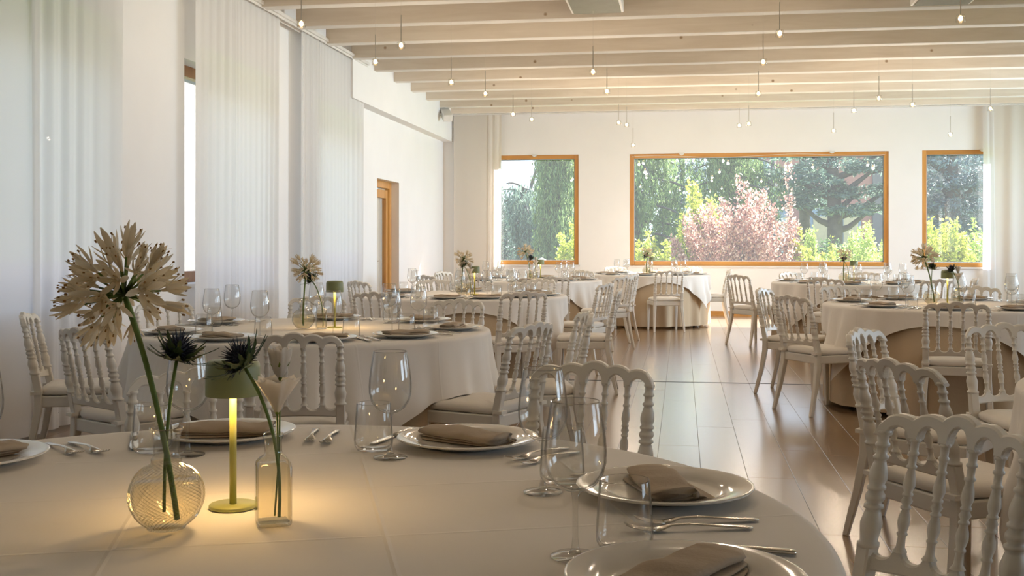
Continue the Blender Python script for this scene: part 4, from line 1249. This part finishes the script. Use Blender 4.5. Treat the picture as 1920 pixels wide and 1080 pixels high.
def layered(label, px, yw, h, pads, m, seed, name='blue_cedar', trunkr=0.3, per=900, card=0.20, limbs=True):
    """pads: (dx, dy, z, rx, rz) flat plates of foliage carried on limbs"""
    q = np.random.default_rng(seed)
    b = wpt(px, yw); root = tag(empty(name, (b[0], b[1], GZ)), label, 'tree')
    tb = MB().tube([(0, 0, 0), (0.05, 0, h * 0.35), (-0.05, 0, h * 0.7), (0, 0, h)], [trunkr, trunkr * 0.85, trunkr * 0.6, trunkr * 0.3], 10)
    Ps = []; Ds = []
    for (dx, dy, z, rx, rz) in pads:
        z -= GZ
        if limbs:
            z0 = max(0.9, z - 0.35 * hypot(dx, dy) - 0.3)
            tb.tube([(0, 0, z0), (dx * 0.35, dy * 0.35, z0 + (z - z0) * 0.25), (dx * 0.75, dy * 0.75, z - 0.15), (dx * 1.1, dy * 1.1, z - 0.05)], [trunkr * 0.42, trunkr * 0.33, trunkr * 0.2, 0.03], 7)
        a = q.random(per) * 2 * pi; rr = np.sqrt(q.random(per)) * rx
        x_ = rr * np.cos(a); y_ = rr * np.sin(a)
        zz = rz * (1 - (rr / rx) ** 2) * (q.random(per) - 0.25) - 0.10 * rr ** 2 / max(rx, .1) + 0.10 * np.sin(x_ * 5) * np.cos(y_ * 5)
        Ps.append(np.stack([dx + x_, dy + y_, z + zz], 1))
        Ds.append(np.stack([np.cos(a), np.sin(a), np.full(per, -0.12)], 1) + q.normal(size=(per, 3)) * 0.35)
    P = np.concatenate(Ps); D = np.concatenate(Ds); n = len(P)
    cards('foliage', P, D, (card * (0.6 + 0.8 * q.random(n)), card * 0.30 * (0.7 + 0.6 * q.random(n))), m, root)
    tb.obj('trunk', M['bark'], root)
    return root
# weeping conifers at the left
weeping('large weeping cedar with hanging green curtains, across two windows', 1190, 36.5, 6.4, 44, 3.4, LF['weep'], 21, strands=20, per=40)
weeping('drooping blue green conifer filling the lower small window', 982, 33, 3.3, 26, 1.9, LF['cedar'], 22, name='drooping_conifer', strands=18)
weeping('narrow columnar conifer in the middle of the small window', 1042, 31, 5.6, 40, 0.75, LF['weep'], 23, name='columnar_conifer', strands=14)
weeping('weeping conifer bough arching in the upper middle of wide window', 1370, 38, 6.2, 26, 2.4, LF['weep'], 24, name='weeping_conifer', strands=16, zmin=2.0)
# copper plum with laurel
shrub('copper_plum_shrub', 'big copper pink plum shrub in the middle of the wide window', 1375, 25.0, 3.1, 2.75, 120, 190, 0.085, LF['plum'], seed=31, upright=0.5)
shrub('copper_plum_shrub', 'tall red shoots of the plum shrub on its cedar side', 1474, 25.2, 0.62, 3.35, 12, 200, 0.085, LF['plum'], seed=32, upright=0.7)
shrub('copper_plum_shrub', 'short red shoots rising behind the plum shrub', 1422, 25.8, 0.45, 3.3, 8, 170, 0.085, LF['plum'], seed=33, upright=0.7)
shrub('laurel_shrub', 'yellow green laurel shoots standing above the plum shrub', 1315, 25.9, 1.25, 3.25, 22, 230, 0.10, LF['yellow'], seed=34, upright=0.9)
shrub('golden_shrub', 'golden leaved shrub low in the near corner of the wide window', 1218, 24.2, 1.7, 1.62, 60, 150, 0.085, LF['yellow'], seed=35, upright=0.2)
shrub('golden_shrub', 'golden leaved shrub low in the small window', 1070, 25.5, 1.1, 1.75, 36, 150, 0.085, LF['yellow'], seed=36, upright=0.2)
shrub('dark_shrub', 'blue grey shrub beside the curtain in the small window', 942, 24.5, 0.6, 2.2, 26, 170, 0.08, LF['dark'], seed=37)
shrub('golden_shrub', 'loose golden shrub between plum and dwarf conifer', 1502, 25.2, 0.8, 1.6, 26, 130, 0.085, LF['yellow'], seed=38, upright=0.4)
shrub('dwarf_conifer', 'small pointed green conifer beside the plum shrub', 1520, 26.0, 0.5, 1.85, 34, 140, 0.07, LF['lime'], seed=39, upright=1.2)
shrub('golden_shrub', 'sparse golden sapling below the blue cedar', 1562, 26.5, 1.0, 1.5, 22, 90, 0.09, LF['yellow'], seed=40, upright=0.3)
shrub('lime_shrub', 'bright lime shrub filling the low end of the wide window', 1640, 25.0, 1.9, 1.85, 70, 170, 0.075, LF['lime'], seed=41, upright=0.3)
shrub('lime_shrub', 'bright lime shrub with arching sprays behind the lower one', 1610, 27.5, 1.8, 1.7, 50, 150, 0.08, LF['lime'], seed=42, upright=0.3)
shrub('golden_shrub', 'golden green shrub low in the third window', 1765, 25.0, 1.6, 1.95, 60, 170, 0.095, LF['yellow'], seed=43, upright=0.2)
shrub('lime_shrub', 'lime shrub low at the curtain end of the third window', 1835, 26.0, 1.3, 1.9, 44, 150, 0.085, LF['lime'], seed=44, upright=0.2)
shrub('dark_shrub', 'dark evergreen shrub under the blue cedar trunk', 1560, 31, 3.6, 1.55, 70, 150, 0.10, LF['hedge'], seed=45)
shrub('dark_shrub', 'dark evergreen shrub under the weeping cedar', 1120, 30, 2.6, 1.35, 60, 150, 0.10, LF['dark'], seed=46)
# blue cedar with dark trunk
layered('broad blue cedar with dark forked trunk and level boughs', 1563, 38.0, 6.6,
        [(-0.2, 0.0, 2.95, 0.95, 0.35), (0.3, -0.5, 2.35, 0.75, 0.3), (-0.7, -0.2, 3.35, 1.0, 0.35), (0.9, 0.1, 3.0, 0.9, 0.3), (1.5, 0.3, 2.45, 0.9, 0.28), (1.5, -0.3, 3.75, 1.1, 0.35), (-1.5, 0.3, 3.6, 1.0, 0.4),
         (0.1, 0.2, 3.95, 1.3, 0.4), (-1.3, -0.2, 2.6, 0.6, 0.25), (0.5, 0.6, 4.6, 1.5, 0.5), (2.3, 0.2, 3.2, 0.8, 0.3), (-0.9, 0.5, 4.4, 1.2, 0.5), (1.9, 0, 4.4, 1.2, 0.4)], LF['cedar'], 51)
layered('slimmer dark cedar standing just behind the plum shrub', 1508, 41.0, 5.2,
        [(-0.3, 0, 3.2, 0.8, 0.5), (0.3, 0, 3.8, 0.8, 0.5), (-0.2, 0.2, 4.5, 0.9, 0.5), (0.4, 0.1, 2.7, 0.5, 0.3)], LF['cedar'], 52, name='slim_cedar', trunkr=0.26)
layered('grey green cedar filling the upper third window', 1785, 37.0, 7.0,
        [(-0.9, 0, 2.5, 1.0, 0.6), (0.2, 0, 2.4, 1.1, 0.6), (-0.4, 0.1, 3.2, 1.3, 0.7), (0.9, 0, 3.2, 1.2, 0.7), (0.1, 0, 3.9, 1.6, 0.7), (-1.1, 0.2, 4.2, 1.0, 0.6), (0.6, 0.2, 4.9, 1.4, 0.6), (0.0, -0.3, 1.8, 1.0, 0.5)], LF['far'], 53, name='grey_cedar', per=1300)
for i, (px, yw, hh) in enumerate(((1450, 50, 5.5), (1400, 56, 5.8), (1250, 52, 5.6), (1130, 50, 4.6))):
    layered('distant hazy conifer %s' % ('behind the tall red plum shoots', 'behind the middle of the plum shrub', 'behind the weeping cedar', 'behind the pier between windows', 'behind the columnar conifer')[i], px, yw, hh,
            [((i * 7 + k * 5) % 5 * 0.5 - 1.0, 0.2 * k, 1.0 + k * 0.75, 1.6 - 0.14 * k, 0.7) for k in range(6)], LF['far'], 60 + i, name='distant_conifer', per=700, card=0.3)
# thin leafless tree against the sky in the small window
def bare(px, yw, label, seed):
    q = random.Random(seed); b = wpt(px, yw); root = tag(empty('bare_tree', (b[0], b[1], GZ)), label, 'tree')
    mb = MB(); tips = []
    def br(p, d, L, r, dep):
        e = p + d * L
        mid = p + d * L * 0.5 + Vector((q.random() - .5, q.random() - .5, q.random() - .5)) * L * 0.12
        mb.tube([tuple(p), tuple(mid), tuple(e)], [r, r * 0.85, r * 0.65], 5)
        if dep == 0: tips.append(e); return
        for k in range(3 if dep > 1 else 2):
            nd_ = (d + Vector((q.random() - .5, q.random() - .5, (q.random() - .4))) * 1.3).normalized()
            br(e - d * L * 0.1 * k, nd_, L * (0.62 + 0.2 * q.random()), r * 0.6, dep - 1)
    br(Vector((0, 0, 0)), Vector((-0.05, 0, 1)), 2.6, 0.13, 5)
    mb.obj('trunk', M['bark'], root)
    T = np.array([tuple(t) for t in tips if t.z > 2.5]); n = len(T)
    P = np.repeat(T, 6, 0) + nr.normal(size=(n * 6, 3)) * 0.15
    cards('foliage', P, nr.normal(size=(n * 6, 3)), (np.full(n * 6, 0.11), np.full(n * 6, 0.06)), LF['brown'], root)
bare(1003, 40, 'thin bare-branched tree against the bright sky in the small window', 5)
# house seen between the cedar boughs
bx = wpt(1590, 58)
hs = tag(empty('house', (bx[0], bx[1], GZ)), 'red and cream house glimpsed between the cedar boughs', 'house')
MB().bb(-4.5, 1.2, 0, 5, 0, 8.0).obj('wall', M['redwall'], hs)
MB().bb(1.2, 8.0, -0.15, 5, 0, 7.0).obj('wall', M['pinkwall'], hs)
for i, xx in enumerate((-3.4, -1.4, 0.1, 2.6)):
    w_ = MB().bb(xx - 0.5, xx + 0.5, -0.25, -0.05 if i < 3 else -0.14, 1.3, 3.4).obj('window', M['bluegrey'], hs)
    MB().bb(xx - 0.36, xx + 0.36, -0.30, -0.26, 1.45, 3.0).obj('blind', M['creamwall'], w_)
MB().bb(-5, 1.6, -0.4, 5.4, 8.0, 8.3).bb(1.4, 8.4, -0.5, 5.4, 7.0, 7.3).obj('roof', M['redwall'], hs)
# little garden parasol under the conifers
gp = wpt(1016, 27.5)
g = tag(empty('garden_parasol', (gp[0], gp[1], GZ)), 'small white garden parasol under the drooping conifer', 'parasol')
MB().lathe([(0.24, 1.10), (0.16, 1.17), (0.0, 1.25)], 8, smooth=False, cap0=False, cap1=False).obj('canopy', M['metalwhite'], g)
MB().tube([(0, 0, 0), (0, 0, 1.25)], 0.015, 6).obj('pole', M['metalwhite'], g)
# pale neighbouring house wall seen through the open slit at the left
n_ = tag(empty('neighbour_house', (-9.6, 12, GZ)), 'pale pink rendered house outside the open window slit', 'house')
MB().bb(-5, 0, -14, 14, 0, 4.95).obj('wall', M['pinkwall'], n_)
MB().bb(-5.2, 0.12, -14.2, 14.2, 4.95, 5.08).obj('roof_edge', M['metalwhite'], n_)
MB().bb(-0.02, 0.03, -7.5, -6.3, 1.2, 2.8).obj('window', M['bluegrey'], n_)
